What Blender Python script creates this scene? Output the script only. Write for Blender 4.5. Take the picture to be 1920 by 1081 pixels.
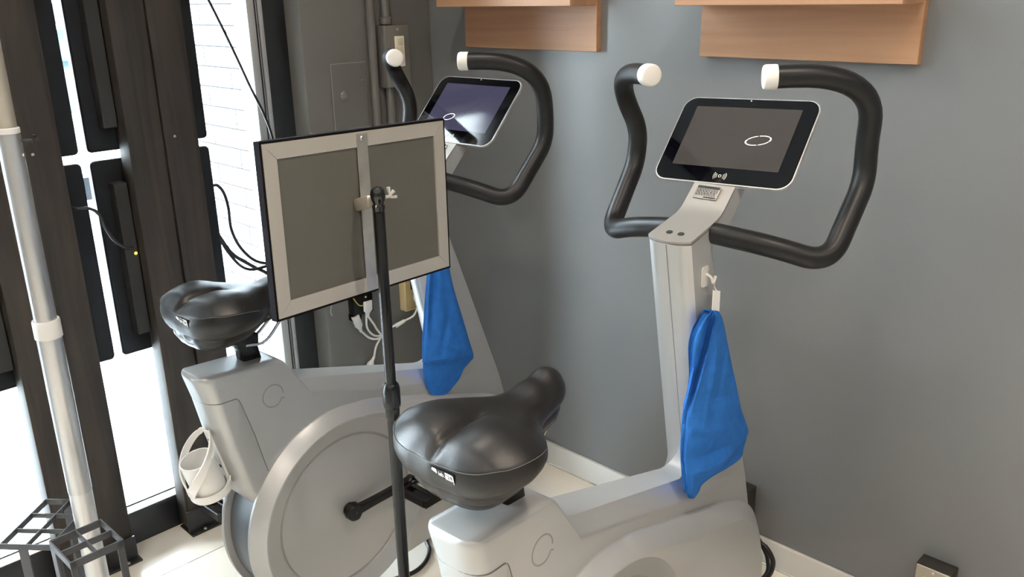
import bpy, bmesh, math, random
from mathutils import Vector, Matrix
from mathutils.geometry import tessellate_polygon

random.seed(7)
for o in list(bpy.data.objects):
    bpy.data.objects.remove(o)
SC = bpy.context.scene
COL = SC.collection
PI = math.pi

# ------------------------------------------------------------------ camera
YAW, PITCH, ROLL, FPX = math.radians(-44.829), math.radians(18.727), math.radians(-1.092), 1629.1
fw = Vector((math.cos(PITCH)*math.sin(YAW), math.cos(PITCH)*math.cos(YAW), -math.sin(PITCH)))
r0 = Vector((math.cos(YAW), -math.sin(YAW), 0)); u0 = r0.cross(fw)
rt = math.cos(ROLL)*r0 + math.sin(ROLL)*u0
up = -math.sin(ROLL)*r0 + math.cos(ROLL)*u0
cam = bpy.data.cameras.new('camera'); camo = bpy.data.objects.new('camera', cam); COL.objects.link(camo)
m = Matrix.Identity(4)
for i in range(3):
    m[i][0] = rt[i]; m[i][1] = up[i]; m[i][2] = -fw[i]
m[0][3], m[1][3], m[2][3] = 0, 0, 1.5
camo.matrix_world = m
cam.sensor_width = 36; cam.lens = FPX*36/1920; cam.clip_start = .02
SC.camera = camo

# ------------------------------------------------------------------ world, light, exposure
SC.view_settings.view_transform = 'Standard'
SC.view_settings.look = 'None'
SC.view_settings.exposure = 0.28
SC.view_settings.gamma = 1.0
SC.view_settings.use_curve_mapping = False
SC.cycles.use_denoising = True
SC.cycles.max_bounces = 10
SC.cycles.transparent_max_bounces = 16
SC.cycles.sample_clamp_indirect = 8
W = bpy.data.worlds.new('World'); SC.world = W; W.use_nodes = True
bgn = W.node_tree.nodes['Background']
bgn.inputs[0].default_value = (0.82, 0.91, 1.0, 1); bgn.inputs[1].default_value = 38.0
LAMP_W = 8.0
LAMP_COL = (1.0, 0.86, 0.72)
LAMP_POS = [(-1.35, -0.75, 0.9), (-1.35, 0.85, 0.9), (-0.15, 0.85, 1.35), (-0.15, -0.75, 1.2), (1.2, -0.75, 1.6), (1.2, 0.85, 1.8), (-0.15, -2.3, 1.0), (1.2, -2.3, 1.2)]
CEIL = 2.75

# ------------------------------------------------------------------ helpers
def mat(name, col, rough=.5, metal=0., spec=.5, var=0., vscale=8., bump=0., bscale=60., emit=None, estr=0., coat=0.):
    M = bpy.data.materials.new(name); M.use_nodes = True
    nt = M.node_tree; b = nt.nodes['Principled BSDF']
    c = (*col, 1)
    b.inputs['Base Color'].default_value = c
    b.inputs['Roughness'].default_value = rough; b.inputs['Metallic'].default_value = metal
    b.inputs['Specular IOR Level'].default_value = spec
    if coat: b.inputs['Coat Weight'].default_value = coat; b.inputs['Coat Roughness'].default_value = .2
    tc = nt.nodes.new('ShaderNodeTexCoord')
    if var:
        n = nt.nodes.new('ShaderNodeTexNoise'); n.inputs['Scale'].default_value = vscale; n.inputs['Detail'].default_value = 5
        nt.links.new(tc.outputs['Object'], n.inputs['Vector'])
        mx = nt.nodes.new('ShaderNodeMix'); mx.data_type = 'RGBA'
        mx.inputs['A'].default_value = tuple(x*(1-var) for x in col)+(1,)
        mx.inputs['B'].default_value = tuple(min(1, x*(1+var)) for x in col)+(1,)
        nt.links.new(n.outputs['Fac'], mx.inputs['Factor']); nt.links.new(mx.outputs['Result'], b.inputs['Base Color'])
    if bump:
        n2 = nt.nodes.new('ShaderNodeTexNoise'); n2.inputs['Scale'].default_value = bscale; n2.inputs['Detail'].default_value = 3
        nt.links.new(tc.outputs['Object'], n2.inputs['Vector'])
        bp = nt.nodes.new('ShaderNodeBump'); bp.inputs['Strength'].default_value = bump; bp.inputs['Distance'].default_value = .002
        nt.links.new(n2.outputs['Fac'], bp.inputs['Height']); nt.links.new(bp.outputs['Normal'], b.inputs['Normal'])
    if emit:
        b.inputs['Emission Color'].default_value = (*emit, 1); b.inputs['Emission Strength'].default_value = estr
    return M

def wood(name, c1, c2, axis, scale=1.0, rough=.45, bump=.15, spec=.5):
    M = bpy.data.materials.new(name); M.use_nodes = True
    nt = M.node_tree; b = nt.nodes['Principled BSDF']
    tc = nt.nodes.new('ShaderNodeTexCoord'); mp = nt.nodes.new('ShaderNodeMapping')
    s = [26*scale]*3; s[axis] = 1.6*scale
    mp.inputs['Scale'].default_value = s
    n = nt.nodes.new('ShaderNodeTexNoise'); n.inputs['Scale'].default_value = 1.0; n.inputs['Detail'].default_value = 7; n.inputs['Distortion'].default_value = .6
    cr = nt.nodes.new('ShaderNodeValToRGB')
    cr.color_ramp.elements[0].position = .33; cr.color_ramp.elements[0].color = (*c1, 1)
    cr.color_ramp.elements[1].position = .68; cr.color_ramp.elements[1].color = (*c2, 1)
    nt.links.new(tc.outputs['Object'], mp.inputs['Vector']); nt.links.new(mp.outputs['Vector'], n.inputs['Vector'])
    nt.links.new(n.outputs['Fac'], cr.inputs['Fac']); nt.links.new(cr.outputs['Color'], b.inputs['Base Color'])
    b.inputs['Roughness'].default_value = rough; b.inputs['Specular IOR Level'].default_value = spec
    bp = nt.nodes.new('ShaderNodeBump'); bp.inputs['Strength'].default_value = bump; bp.inputs['Distance'].default_value = .002
    nt.links.new(n.outputs['Fac'], bp.inputs['Height']); nt.links.new(bp.outputs['Normal'], b.inputs['Normal'])
    return M

def glassmat(name):
    M = bpy.data.materials.new(name); M.use_nodes = True
    nt = M.node_tree; nt.nodes.clear()
    out = nt.nodes.new('ShaderNodeOutputMaterial'); mx = nt.nodes.new('ShaderNodeMixShader')
    tr = nt.nodes.new('ShaderNodeBsdfTransparent'); gl = nt.nodes.new('ShaderNodeBsdfGlossy')
    tr.inputs[0].default_value = (.96, .98, .97, 1); gl.inputs['Roughness'].default_value = .02
    fr = nt.nodes.new('ShaderNodeFresnel'); fr.inputs[0].default_value = 1.35
    nt.links.new(fr.outputs[0], mx.inputs[0]); nt.links.new(tr.outputs[0], mx.inputs[1]); nt.links.new(gl.outputs[0], mx.inputs[2])
    nt.links.new(mx.outputs[0], out.inputs[0])
    return M

def finish(name, me, M, parent=None, smooth=True, ang=35):
    if M: me.materials.append(M)
    if smooth:
        for p in me.polygons: p.use_smooth = True
        me.set_sharp_from_angle(angle=math.radians(ang))
    o = bpy.data.objects.new(name, me); COL.objects.link(o)
    if parent: o.parent = parent
    return o

def from_bm(name, bm, M, parent=None, smooth=True, ang=35, recalc=True):
    if recalc: bmesh.ops.recalc_face_normals(bm, faces=bm.faces[:])
    me = bpy.data.meshes.new(name); bm.to_mesh(me); bm.free()
    return finish(name, me, M, parent, smooth, ang)

def add_box(bm, x0, x1, y0, y1, z0, z1, bev=0., seg=2):
    b2 = bmesh.new()
    bmesh.ops.create_cube(b2, size=1)
    for v in b2.verts:
        v.co = Vector((x0+(v.co.x+.5)*(x1-x0), y0+(v.co.y+.5)*(y1-y0), z0+(v.co.z+.5)*(z1-z0)))
    if bev:
        bmesh.ops.bevel(b2, geom=b2.edges[:]+b2.verts[:], offset=bev, segments=seg, profile=.5, affect='EDGES')
    merge(bm, b2)

def merge(bm, b2, M=None):
    vs = [bm.verts.new((M @ v.co) if M else v.co) for v in b2.verts]
    b2.verts.index_update()
    for f in b2.faces:
        try: bm.faces.new([vs[v.index] for v in f.verts])
        except ValueError: pass
    b2.free()

def add_obox(bm, c, ax, ay, az, sx, sy, sz, bev=0.):
    b2 = bmesh.new(); add_box(b2, -sx/2, sx/2, -sy/2, sy/2, -sz/2, sz/2, bev)
    M = Matrix((ax, ay, az)).transposed().to_4x4(); M.translation = Vector(c)
    merge(bm, b2, M)

def box(name, x0, x1, y0, y1, z0, z1, M, parent=None, bev=0., seg=2):
    bm = bmesh.new(); add_box(bm, x0, x1, y0, y1, z0, z1, bev, seg)
    return from_bm(name, bm, M, parent, smooth=bool(bev))

def smooth_path(pts, n=8):
    P = [Vector(p) for p in pts]; out = []
    if len(P) < 3: return P
    Q = [2*P[0]-P[1]]+P+[2*P[-1]-P[-2]]
    for i in range(1, len(Q)-2):
        a, b, c, d = Q[i-1:i+3]
        for k in range(n):
            t = k/n
            out.append(.5*((2*b)+(c-a)*t+(2*a-5*b+4*c-d)*t*t+(3*b-a-3*c+d)*t**3))
    out.append(P[-1]); return out

def fillet_path(pts, rad, n=10):
    P = [Vector(p) for p in pts]; out = [P[0]]
    for i in range(1, len(P)-1):
        a, b, c = P[i-1], P[i], P[i+1]
        r = rad[i] if isinstance(rad, (list, tuple)) else rad
        d1 = (a-b).normalized(); d2 = (c-b).normalized()
        if isinstance(r, tuple): l, l2 = r
        else: l = l2 = min(r, (a-b).length*.48, (c-b).length*.48)
        s, e = b+d1*l, b+d2*l2
        for k in range(n+1):
            t = k/n
            out.append((1-t)**2*s+2*t*(1-t)*b+t*t*e)
    out.append(P[-1]); return out

def add_tube(bm, path, r, seg=10, caps=True, rounded=False):
    P = [Vector(p) for p in path]
    Q = [P[0]]
    for p in P[1:]:
        if (p-Q[-1]).length > 1e-6: Q.append(p)
    P = Q
    rs = r if isinstance(r, (list, tuple)) else [r]*len(P)
    T = []
    for i in range(len(P)):
        a = P[max(i-1, 0)]; b = P[min(i+1, len(P)-1)]
        T.append((b-a).normalized())
    ref = Vector((0, 0, 1)) if abs(T[0].z) < .9 else Vector((1, 0, 0))
    N = (ref-T[0]*ref.dot(T[0])).normalized()
    rings = []
    for i in range(len(P)):
        N = (N-T[i]*N.dot(T[i])).normalized(); Bn = T[i].cross(N)
        rings.append([bm.verts.new(P[i]+rs[i]*(math.cos(2*PI*k/seg)*N+math.sin(2*PI*k/seg)*Bn)) for k in range(seg)])
    for i in range(len(P)-1):
        for k in range(seg):
            bm.faces.new((rings[i][k], rings[i][(k+1) % seg], rings[i+1][(k+1) % seg], rings[i+1][k]))
    if caps:
        bm.faces.new(rings[0][::-1]); bm.faces.new(rings[-1])
    return bm

def tube(name, path, r, M, parent=None, seg=10, ang=40):
    bm = bmesh.new(); add_tube(bm, path, r, seg)
    return from_bm(name, bm, M, parent, True, ang)

def add_lathe(bm, prof, seg=32, M=None):
    """prof: list of (r, z); axis z"""
    rings = []
    for r, z in prof:
        if r < 1e-6:
            co = Vector((0, 0, z)); rings.append([bm.verts.new(M @ co if M else co)])
        else:
            ring = []
            for k in range(seg):
                co = Vector((r*math.cos(2*PI*k/seg), r*math.sin(2*PI*k/seg), z))
                ring.append(bm.verts.new(M @ co if M else co))
            rings.append(ring)
    for a, b in zip(rings, rings[1:]):
        for k in range(seg):
            q = [a[k % len(a)], a[(k+1) % len(a)], b[(k+1) % len(b)], b[k % len(b)]]
            u = []
            for v in q:
                if v not in u: u.append(v)
            if len(u) > 2: bm.faces.new(u)

def axis_m(c, d):
    d = Vector(d).normalized()
    M = d.to_track_quat('Z', 'Y').to_matrix().to_4x4(); M.translation = Vector(c); return M

def lathe(name, prof, M, parent=None, seg=32, at=None, d=(0, 0, 1), ang=40):
    bm = bmesh.new(); add_lathe(bm, prof, seg, axis_m(at or (0, 0, 0), d))
    return from_bm(name, bm, M, parent, True, ang)

def rrect(w, h, r, n=8):
    out = []
    for cx, cy, a0 in ((w/2-r, h/2-r, 0), (-w/2+r, h/2-r, PI/2), (-w/2+r, -h/2+r, PI), (w/2-r, -h/2+r, 1.5*PI)):
        for k in range(n+1):
            a = a0+PI/2*k/n; out.append((cx+r*math.cos(a), cy+r*math.sin(a)))
    return out

def add_slab(bm, loops, M):
    """loops: list of (list of 2D points, height); consecutive loops bridged, ends capped"""
    rings = [[bm.verts.new(M @ Vector((x, y, h))) for x, y in L] for L, h in loops]
    n = len(rings[0])
    for a, b in zip(rings, rings[1:]):
        for k in range(n):
            bm.faces.new((a[k], a[(k+1) % n], b[(k+1) % n], b[k]))
    bm.faces.new(rings[0][::-1]); bm.faces.new(rings[-1])

def text_mesh(name, s, size, M, mt, parent=None, depth=.0003):
    cu = bpy.data.curves.new(name, 'FONT'); cu.body = s; cu.size = size; cu.align_x = 'CENTER'; cu.align_y = 'CENTER'; cu.extrude = depth
    o = bpy.data.objects.new(name, cu); COL.objects.link(o)
    dg = bpy.context.evaluated_depsgraph_get(); me = bpy.data.meshes.new_from_object(o.evaluated_get(dg))
    bpy.data.objects.remove(o); bpy.data.curves.remove(cu)
    me.transform(M)
    return finish(name, me, mt, parent, False)

def thing(name, label, cat, loc=(0, 0, 0), rz=0, group=None):
    o = bpy.data.objects.new(name, None); COL.objects.link(o); o.empty_display_size = .1
    o.location = loc; o.rotation_euler = (0, 0, rz)
    o['label'] = label; o['category'] = cat
    if group: o['group'] = group
    return o

def tag(o, label, cat, group=None):
    o['label'] = label; o['category'] = cat
    if group: o['group'] = group
    return o

def struct(name, label=None):
    o = bpy.data.objects.new(name, None); COL.objects.link(o); o['kind'] = 'structure'
    if label: o['label'] = label
    return o

def kids(o): return [c for c in bpy.data.objects if c.parent == o]
def copy_tree(o, parent=None):
    c = o.copy(); COL.objects.link(c); c.parent = parent
    for ch in kids(o): copy_tree(ch, c)
    return c

# ------------------------------------------------------------------ materials
M_wall = mat('grey wall paint', (.190, .195, .201), .33, spec=.55, var=.04, vscale=2.5, bump=.06, bscale=90)
M_pier = mat('pier paint', (.145, .142, .130), .42, spec=.5, var=.05, vscale=4, bump=.08, bscale=70)
M_base = mat('baseboard paint', (.68, .67, .63), .4)
M_floor = mat('cream floor tile', (.77, .715, .625), .14, spec=.55, var=.05, vscale=3)
M_grout = mat('floor grout', (.30, .27, .22), .8)
M_ceil = mat('ceiling paint', (.55, .54, .52), .9)
M_room = mat('far room paint', (.42, .41, .39), .8)
M_black = mat('black frame paint', (.012, .013, .015), .35, spec=.5)
M_alu = mat('aluminium', (.62, .64, .66), .38, .7)
M_sill = mat('sill stone and rail glare', (.88, .88, .88), .35)  # also painted on the rail top for its reflected daylight
M_glass = glassmat('window glass')
M_extw = mat('white exterior tile', (.66, .68, .70), .5)
M_extj = mat('exterior joint', (.012, .012, .012), .9)
M_pave = mat('pavement', (.80, .82, .84), .8, var=.05, vscale=2)
M_oak = wood('oak board', (.31, .150, .074), (.43, .235, .124), 0, .9, .5)
M_post = wood('dark stained post', (.020, .0172, .015), (.046, .036, .028), 2, 1.2, .6, .25, .25)
M_iron = mat('dark iron', (.022, .021, .021), .4, .3, var=.2, vscale=30)
M_screw = mat('screw steel', (.6, .6, .58), .3, .9)
M_mon = mat('monitor plastic', (.010, .011, .013), .5, spec=.22)
M_silver = mat('silver paint', (.475, .485, .485), .37, .42, spec=.5, var=.02, vscale=300)
M_silver2 = mat('silver plate', (.29, .275, .255), .45, .25)
M_house = mat('graphite housing', (.085, .095, .105), .4, .3)
M_gap = mat('dark gap', (.02, .02, .02), .8)
M_grip = mat('black foam grip', (.010, .010, .010), .40, spec=.28, bump=.05, bscale=300)
M_cap = mat('white end cap', (.80, .79, .75), .45)
M_leather = mat('black leather', (.009, .0085, .008), .39, spec=.36, bump=.09, bscale=260)
M_plast = mat('black plastic', (.006, .006, .006), .27, spec=.28)
M_bezel = mat('bezel glass', (.002, .002, .003), .06, spec=.25)
M_scr = mat('idle screen', (.02, .018, .016), .07, spec=.28, emit=(.060, .050, .045), estr=.8)
M_scr2 = mat('idle screen violet', (.012, .012, .02), .07, spec=.28, emit=(.045, .042, .075), estr=.9)
M_white_em = mat('lit ring', (.9, .9, .9), .5, emit=(1, 1, 1), estr=1.3)
M_print = mat('pale print', (.62, .60, .56), .5)
M_printw = mat('white print', (.88, .88, .86), .5)
M_sticker = mat('steel sticker', (.40, .39, .37), .25, .6)
M_towel = mat('blue towel', (.024, .128, .40), .95, spec=.1, var=.22, vscale=45, bump=.7, bscale=420)
M_tagw = mat('white fabric tag', (.85, .85, .83), .8)
M_stitch = mat('grey thread', (.10, .097, .09), .8)
M_whiteplastic = mat('white plastic', (.92, .92, .90), .4)
M_beige = mat('beige outlet', (.70, .55, .30), .5)
M_cream = mat('cream switch', (.82, .77, .60), .5)
M_cable = mat('black cable', (.012, .012, .013), .45)
M_yellow = mat('yellow wire', (.55, .42, .06), .5)
M_pole = mat('brushed aluminium pole', (.62, .63, .64), .34, .85)
M_polecream = mat('cream inner tube', (.52, .48, .40), .4, .6)
M_collar = mat('grey white collar', (.72, .72, .71), .5)
M_stand = mat('umbrella stand paint', (.05, .05, .055), .45, .2)
M_back = mat('grey backing board', (.100, .095, .079), .7, var=.04, vscale=10)
M_frame = mat('satin aluminium frame', (.52, .49, .44), .42, .35)
M_frontblk = mat('black front edge', (.008, .007, .008), .9, spec=.04)
M_mirror = mat('poster glass', (.30, .30, .32), .1)
M_chrome = mat('chrome', (.8, .8, .8), .12, 1.)
M_boxblk = mat('brown black box', (.03, .026, .022), .5)
M_steelp = mat('steel cover plate', (.52, .49, .42), .32, .75)
M_lamp = mat('lamp diffuser', (1, .9, .8), .5, emit=LAMP_COL, estr=6)
M_hook = mat('clear hook', (.75, .74, .70), .2, .2)
M_teal = mat('teal awning', (.005, .06, .07), .6)
M_facade = mat('pale facade', (.72, .74, .76), .8)
M_led = mat('yellow led', (.8, .7, .1), .4, emit=(1, .8, .1), estr=1.)

# ------------------------------------------------------------------ room shell
WY = 1.928          # grey wall plane
PX = -2.27          # pier face
GX = -2.36          # glass plane
o = box('wall_back', -2.7, 3.3, WY, WY+.15, 0, CEIL, M_wall); o['kind'] = 'structure'; o['label'] = 'satin grey painted wall behind the exercise bikes'
o = box('wall_left', -2.45, PX, 1.437, WY, 0, CEIL, M_pier, None, .004); o['kind'] = 'structure'; o['label'] = 'dark grey pier between the window and the grey wall'
pier = o
o = box('wall_right', 3.15, 3.3, -3.4, WY, 0, CEIL, M_room); o['kind'] = 'structure'
o = box('wall_front', -2.7, 3.3, -3.55, -3.4, 0, CEIL, M_room); o['kind'] = 'structure'
o = box('ceiling', -2.7, 3.3, -3.55, WY+.15, CEIL, CEIL+.12, M_ceil); o['kind'] = 'structure'
o = box('baseboard_back', PX, 3.15, WY-.012, WY, 0, .075, M_base, None, .002); o['kind'] = 'structure'; o['label'] = 'low white baseboard along the grey wall'
# lintel above glass and sill below
o = box('wall_left', -2.7, -2.32, -3.4, -1.3, 0, CEIL, M_pier); o['kind'] = 'structure'  # unseen stretch of wall added to narrow the window and cut its light
o = box('trim_1', -2.46, -2.30, -1.3, 1.437, 2.6, CEIL, M_black); o['kind'] = 'structure'

fl = struct('floor', 'cream glossy floor tiles')
box('grout', -2.32, 3.3, -3.55, WY, -.12, -.003, M_grout, fl)
TS = .80
tm = {}
for i in range(-3, 8):
    for j in range(-6, 4):
        xa, xb = -2.12+TS*(i), -2.12+TS*(i+1); ya, yb = .31+TS*j, .31+TS*(j+1)
        xa, xb, ya, yb = max(xa, -2.32), min(xb, 3.15), max(ya, -3.4), min(yb, WY)
        if xb-xa < .02 or yb-ya < .02: continue
        g = .0012
        key = (round(xb-xa, 3), round(yb-ya, 3))
        if key not in tm:
            bm = bmesh.new(); add_box(bm, 0, xb-xa-2*g, 0, yb-ya-2*g, -.02, 0, .0008, 1)
            t = from_bm('tile', bm, M_floor, fl); tm[key] = t.data
        else:
            t = bpy.data.objects.new('tile', tm[key]); COL.objects.link(t); t.parent = fl
        t.location = (xa+g, ya+g, 0)

# ------------------------------------------------------------------ window
win = struct('window_1', 'full height shop window with black frame')
box('bottom_rail', -2.36, -2.32, -1.3, 1.437, -.12, .102, M_black, win, .002)
box('sill_strip', -2.46, -2.36, -1.3, 1.437, -.12, .100, M_sill, win, .002)
box('rail_glare', -2.357, -2.3195, -1.3, 1.437, .101, .1035, M_sill, win, .0008)  # white plate painting the bright reflection on the black rail's top
box('gasket', -2.3615, -2.3575, -1.3, 1.33, .1025, .1065, M_black, win)
box('glass_pane', GX-.003, GX+.003, -1.3, 1.345, .1, 2.6, M_glass, win)
box('mullion', -2.43, -2.345, 1.362, 1.437, .102, 2.6, M_black, win, .002)
box('mullion_lip', -2.349, -2.341, 1.350, 1.362, .102, 2.6, M_alu, win, .001)
box('stile', -2.42, -2.35, 1.318, 1.350, .102, 2.6, M_alu, win, .002)
box('stile_groove', -2.352, -2.3485, 1.341, 1.345, .102, 2.6, M_black, win)
box('outer_jamb', -2.455, -2.42, 1.33, 1.437, 0, 2.6, M_alu, win, .002)

# ------------------------------------------------------------------ outside
g = box('trim_2', -14, -2.46, -12, 6, -.2, -.06, M_pave); g['kind'] = 'structure'; g['label'] = 'sunlit pale pavement outside the window'
ew = struct('trim_3', 'white tiled wall outside beyond the window')
EY = 1.45
box('wall_core', -3.35, -2.44, EY-.001, EY+.25, -.06, 3.0, M_extj, ew)
th, tl = .067, .34
et = {}
for r in range(0, 46):
    z0 = -.055+th*r
    off = 0 if r % 2 else tl/2
    for c in range(-1, 7):
        xb = -2.385-off-tl*c; xa = xb-tl
        xb = min(xb, -2.442); xa = max(xa, -3.35)
        if xb-xa < .02: continue
        k = round(xb-xa, 3)
        if k not in et:
            bm = bmesh.new(); add_box(bm, .005, xb-xa-.005, 0, .012, .003, th-.003)
            t = from_bm('tile', bm, M_extw, ew, False); et[k] = t.data
        else:
            t = bpy.data.objects.new('tile', et[k]); COL.objects.link(t); t.parent = ew
        t.location = (xa, EY-.004, z0)
bd = thing('shop_building', 'pale building across the street with a teal awning', 'building', (-12.5, 4, -.06))
box('facade', -2, 0, -9, 9, 0, 6, M_facade, bd)
bm = bmesh.new(); add_obox(bm, (.45, 1.0, 1.05), Vector((1, 0, -.35)).normalized(), Vector((0, 1, 0)), Vector((.35, 0, 1)).normalized(), .9, 3.2, .06, .01)
from_bm('awning', bm, M_teal, bd)
box('fascia', 0, .08, -.7, 2.7, 1.3, 1.55, mat('grey fascia', (.035, .038, .045), .7), bd, .01)
box('shop_window', -.02, .03, -.4, 2.3, .15, .85, mat('dark shop glass', (.03, .05, .055), .2), bd, .01)
bx = thing('utility_box', 'small dark grey box outside seen between the screens', 'box', (-2.78, .93, -.06))
box('case', -.05, .05, -.026, .026, .99, 1.06, mat('dark grey utility', (.05, .055, .065), .6), bx, .004)
tube('post', [(0, 0, 0), (0, 0, 1.0)], .012, mat('utility post', (.6, .62, .65), .5), bx)

# ------------------------------------------------------------------ ceiling lamps
for i, (lx, ly, lw) in enumerate(LAMP_POS):
    xs = {-1.35: 'nearest the window', -.15: 'in the middle of the ceiling', 1.2: 'farthest from the window'}[lx]
    ys = {.85: 'closest to the grey wall', -.75: 'one row back from the grey wall', -2.3: 'two rows back from the grey wall'}[ly]
    t = thing('ceiling_lamp', 'round ceiling lamp %s, %s' % (xs, ys), 'lamp', (lx, ly, CEIL-.03), 0, 'recessed ceiling lamps')
    lathe('trim_ring', [(.075, .03), (.095, .03), (.095, .0), (.075, .0), (.075, .03)], M_ceil, t, 32)
    lathe('diffuser', [(0, .02), (.075, .02), (.075, .026), (0, .026)], M_lamp, t, 32)
    L = bpy.data.lights.new('lamp_light', 'AREA'); L.shape = 'DISK'; L.size = .15; L.energy = LAMP_W*lw; L.color = LAMP_COL; L.spread = math.radians(150)
    lo = bpy.data.objects.new('lamp_light', L); COL.objects.link(lo); lo.parent = t; lo.location = (0, 0, -.004)

# ------------------------------------------------------------------ dark posts and screens
def post(yc, label):
    t = thing('timber_post', label, 'post', (-2.25, yc, 0), 0, None)
    hw = .0945
    box('board', -.062, 0, -hw, -.0025, .012, CEIL-.01, M_post, t, .003)
    box('board', -.062, 0, .0025, hw, .012, CEIL-.01, M_post, t, .003)
    box('gap_shade', -.055, -.012, -.0025, .0025, .012, CEIL-.01, M_gap, t)  # dark strip painting the shade in the gap between the boards
    bm = bmesh.new(); add_box(bm, -.055, .026, -hw-.004, hw+.008, 0, .006, .001, 1)
    add_box(bm, .001, .008, -hw-.004, hw+.004, .006, .075, .001, 1)
    from_bm('base_bracket', bm, M_iron, t)
    for s in (-.055, .065):
        lathe('screw', [(0, .0045), (.004, .004), (.006, .001), (.006, 0)], M_screw, t, 10, (.018, s, .006))
    for z in (.34, 1.16):
        lathe('bolt_head', [(0, .002), (.003, .0015), (.004, 0)], M_screw if z > 1 else M_iron, t, 8, (.0005, .03, z), (1, 0, 0))
    return t
post(.633, 'dark stained double timber post behind the silver pole')
post(.983, 'dark stained double timber post behind the rear bike saddle')
post(.283, 'dark stained double timber post at the far left edge')

def monitor(yc, z0, z1, label, rail=True):
    t = thing('display_screen', label, 'screen', (-2.325, yc, z0), 0, 'portrait screens on the window posts')
    h = z1-z0; w = .327
    bm = bmesh.new()
    Mx = Matrix(((0, 0, 1, 0), (1, 0, 0, 0), (0, 1, 0, 0), (0, 0, 0, 1))); Mx.translation = Vector((0, 0, h/2))
    add_slab(bm, [(rrect(w, h, .012, 5), -.026), (rrect(w, h, .012, 5), -.004), (rrect(w-.008, h-.008, .010, 5), .0)], Mx)
    from_bm('back_shell', bm, M_mon, t)
    if rail:
        bm = bmesh.new()
        add_box(bm, 0, .038, -.127, -.093, .062, .480 if z0 < 1 else h, .002, 1)
        add_box(bm, 0, .010, -.10, .10, h/2-.05, h/2+.05, .002, 1)
        from_bm('mount_rail', bm, mat('rail grey', (.026, .025, .024), .55, spec=.25), t)
    bm = bmesh.new(); add_box(bm, -.0275, -.026, -w/2+.008, w/2-.008, .008, h-.008)
    from_bm('screen_face', bm, M_bezel, t)
    return t
def colz(yc, a, b, c):
    monitor(yc, .573, 1.111, a); monitor(yc, 1.133, 1.671, b)
colz(.630, 'black portrait screen behind the silver pole, lower one', 'black portrait screen behind the silver pole, upper one', 0)
colz(.978, 'black portrait screen nearest the pier, lower one with cables', 'black portrait screen nearest the pier, upper one', 0)
colz(.280, 'black portrait screen at the far left edge, lower one', 'black portrait screen at the far left edge, upper one', 0)

def cable(name, pts, r, M, label, grp=None, n=8):
    o = tube(name, smooth_path(pts, n), r, M); tag(o, label, 'cable', grp); return o
cable('screen_cable', [(-2.316, 0.735, 1.012), (-2.29, 0.751, 1.007), (-2.285, 0.779, 1.003), (-2.285, 0.802, 0.982), (-2.285, 0.811, 0.947), (-2.285, 0.83, 0.905), (-2.285, 0.858, 0.881), (-2.30, 0.895, 0.878)], .0042, M_cable, 'black cable drooping between the two lower screens')
cable('screen_cable', [(-2.335, 1.1425, 0.996), (-2.33, 1.154, 0.994), (-2.33, 1.17, 0.969), (-2.33, 1.178, 0.924), (-2.33, 1.179, 0.859), (-2.33, 1.202, 0.797), (-2.33, 1.246, 0.747), (-2.33, 1.307, 0.725), (-2.315, 1.37, .722), (-2.262, 1.44, .70), (-2.255, 1.50, .655), (-2.252, 1.545, .612)], .0048, M_cable, 'black cable looping from the screen edge across the window, upper one')
cable('screen_cable', [(-2.335, 1.1425, .835), (-2.33, 1.163, 0.789), (-2.33, 1.192, 0.746), (-2.33, 1.225, 0.725), (-2.33, 1.27, 0.723), (-2.33, 1.307, 0.728), (-2.318, 1.37, .738), (-2.262, 1.44, .715), (-2.255, 1.52, .665), (-2.252, 1.565, .612)], .0046, M_cable, 'black cable sagging lowest above the rear bike saddle')
cable('screen_cable', [(-2.342, 1.1425, 0.848), (-2.34, 1.177, 0.784), (-2.34, 1.232, 0.735), (-2.34, 1.298, 0.679), (-2.335, 1.31, .60), (-2.33, 1.273, 0.56), (-2.33, 1.244, 0.553), (-2.335, 1.18, .545), (-2.338, 1.12, .55), (-2.338, 1.09, .572)], .0056, M_cable, 'black cable running behind the rear bike saddle nose')
cable('window_wire', [(-2.30, 1.13, 1.62), (-2.3, 1.175, 1.512), (-2.3, 1.203, 1.446), (-2.3, 1.239, 1.357), (-2.3, 1.276, 1.26), (-2.3, 1.309, 1.181), (-2.3, 1.329, 1.101), (-2.31, 1.34, .98), (-2.31, 1.36, .80)], .0038, M_cable, 'thin black wire hanging diagonally across the bright window')
led = lathe('indicator_light', [(0, .002), (.003, .0015), (.0045, 0)], M_led, None, 10, (-2.2869, .878, .862), (1, 0, 0))
tag(led, 'tiny yellow indicator dot on the screen rail beside the dark post', 'light')

# ------------------------------------------------------------------ pier fittings
ap = thing('access_panel', 'flush grey access panel with a round lock on the pier', 'panel', (PX, 1.59, 1.21))
bm = bmesh.new()
add_box(bm, 0, .004, -.064, .064, -.1, .1, .0015, 1)
from_bm('cover', bm, M_pier, ap)
bm = bmesh.new()
for q in ((-.065, -.0625, -.1, .1), (-.065, .065, .0985, .1005), (-.02, .065, -.1005, -.0985)):
    add_box(bm, .0030, .0046, q[0], q[1], q[2], q[3])
from_bm('worn_edge', bm, mat('worn edge', (.30, .29, .26), .5), ap, False)
lathe('lock', [(0, .012), (.009, .011), (.011, .007), (.011, .004), (.014, .004), (.014, 0)], M_chrome, ap, 20, (.004, -.025, .005), (1, 0, 0))
for y, z in ((.05, .085), (.05, .045)):
    lathe('screw', [(0, .002), (.004, .0015), (.005, 0)], M_pier, ap, 8, (.004, y, z), (1, 0, 0))
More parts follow.
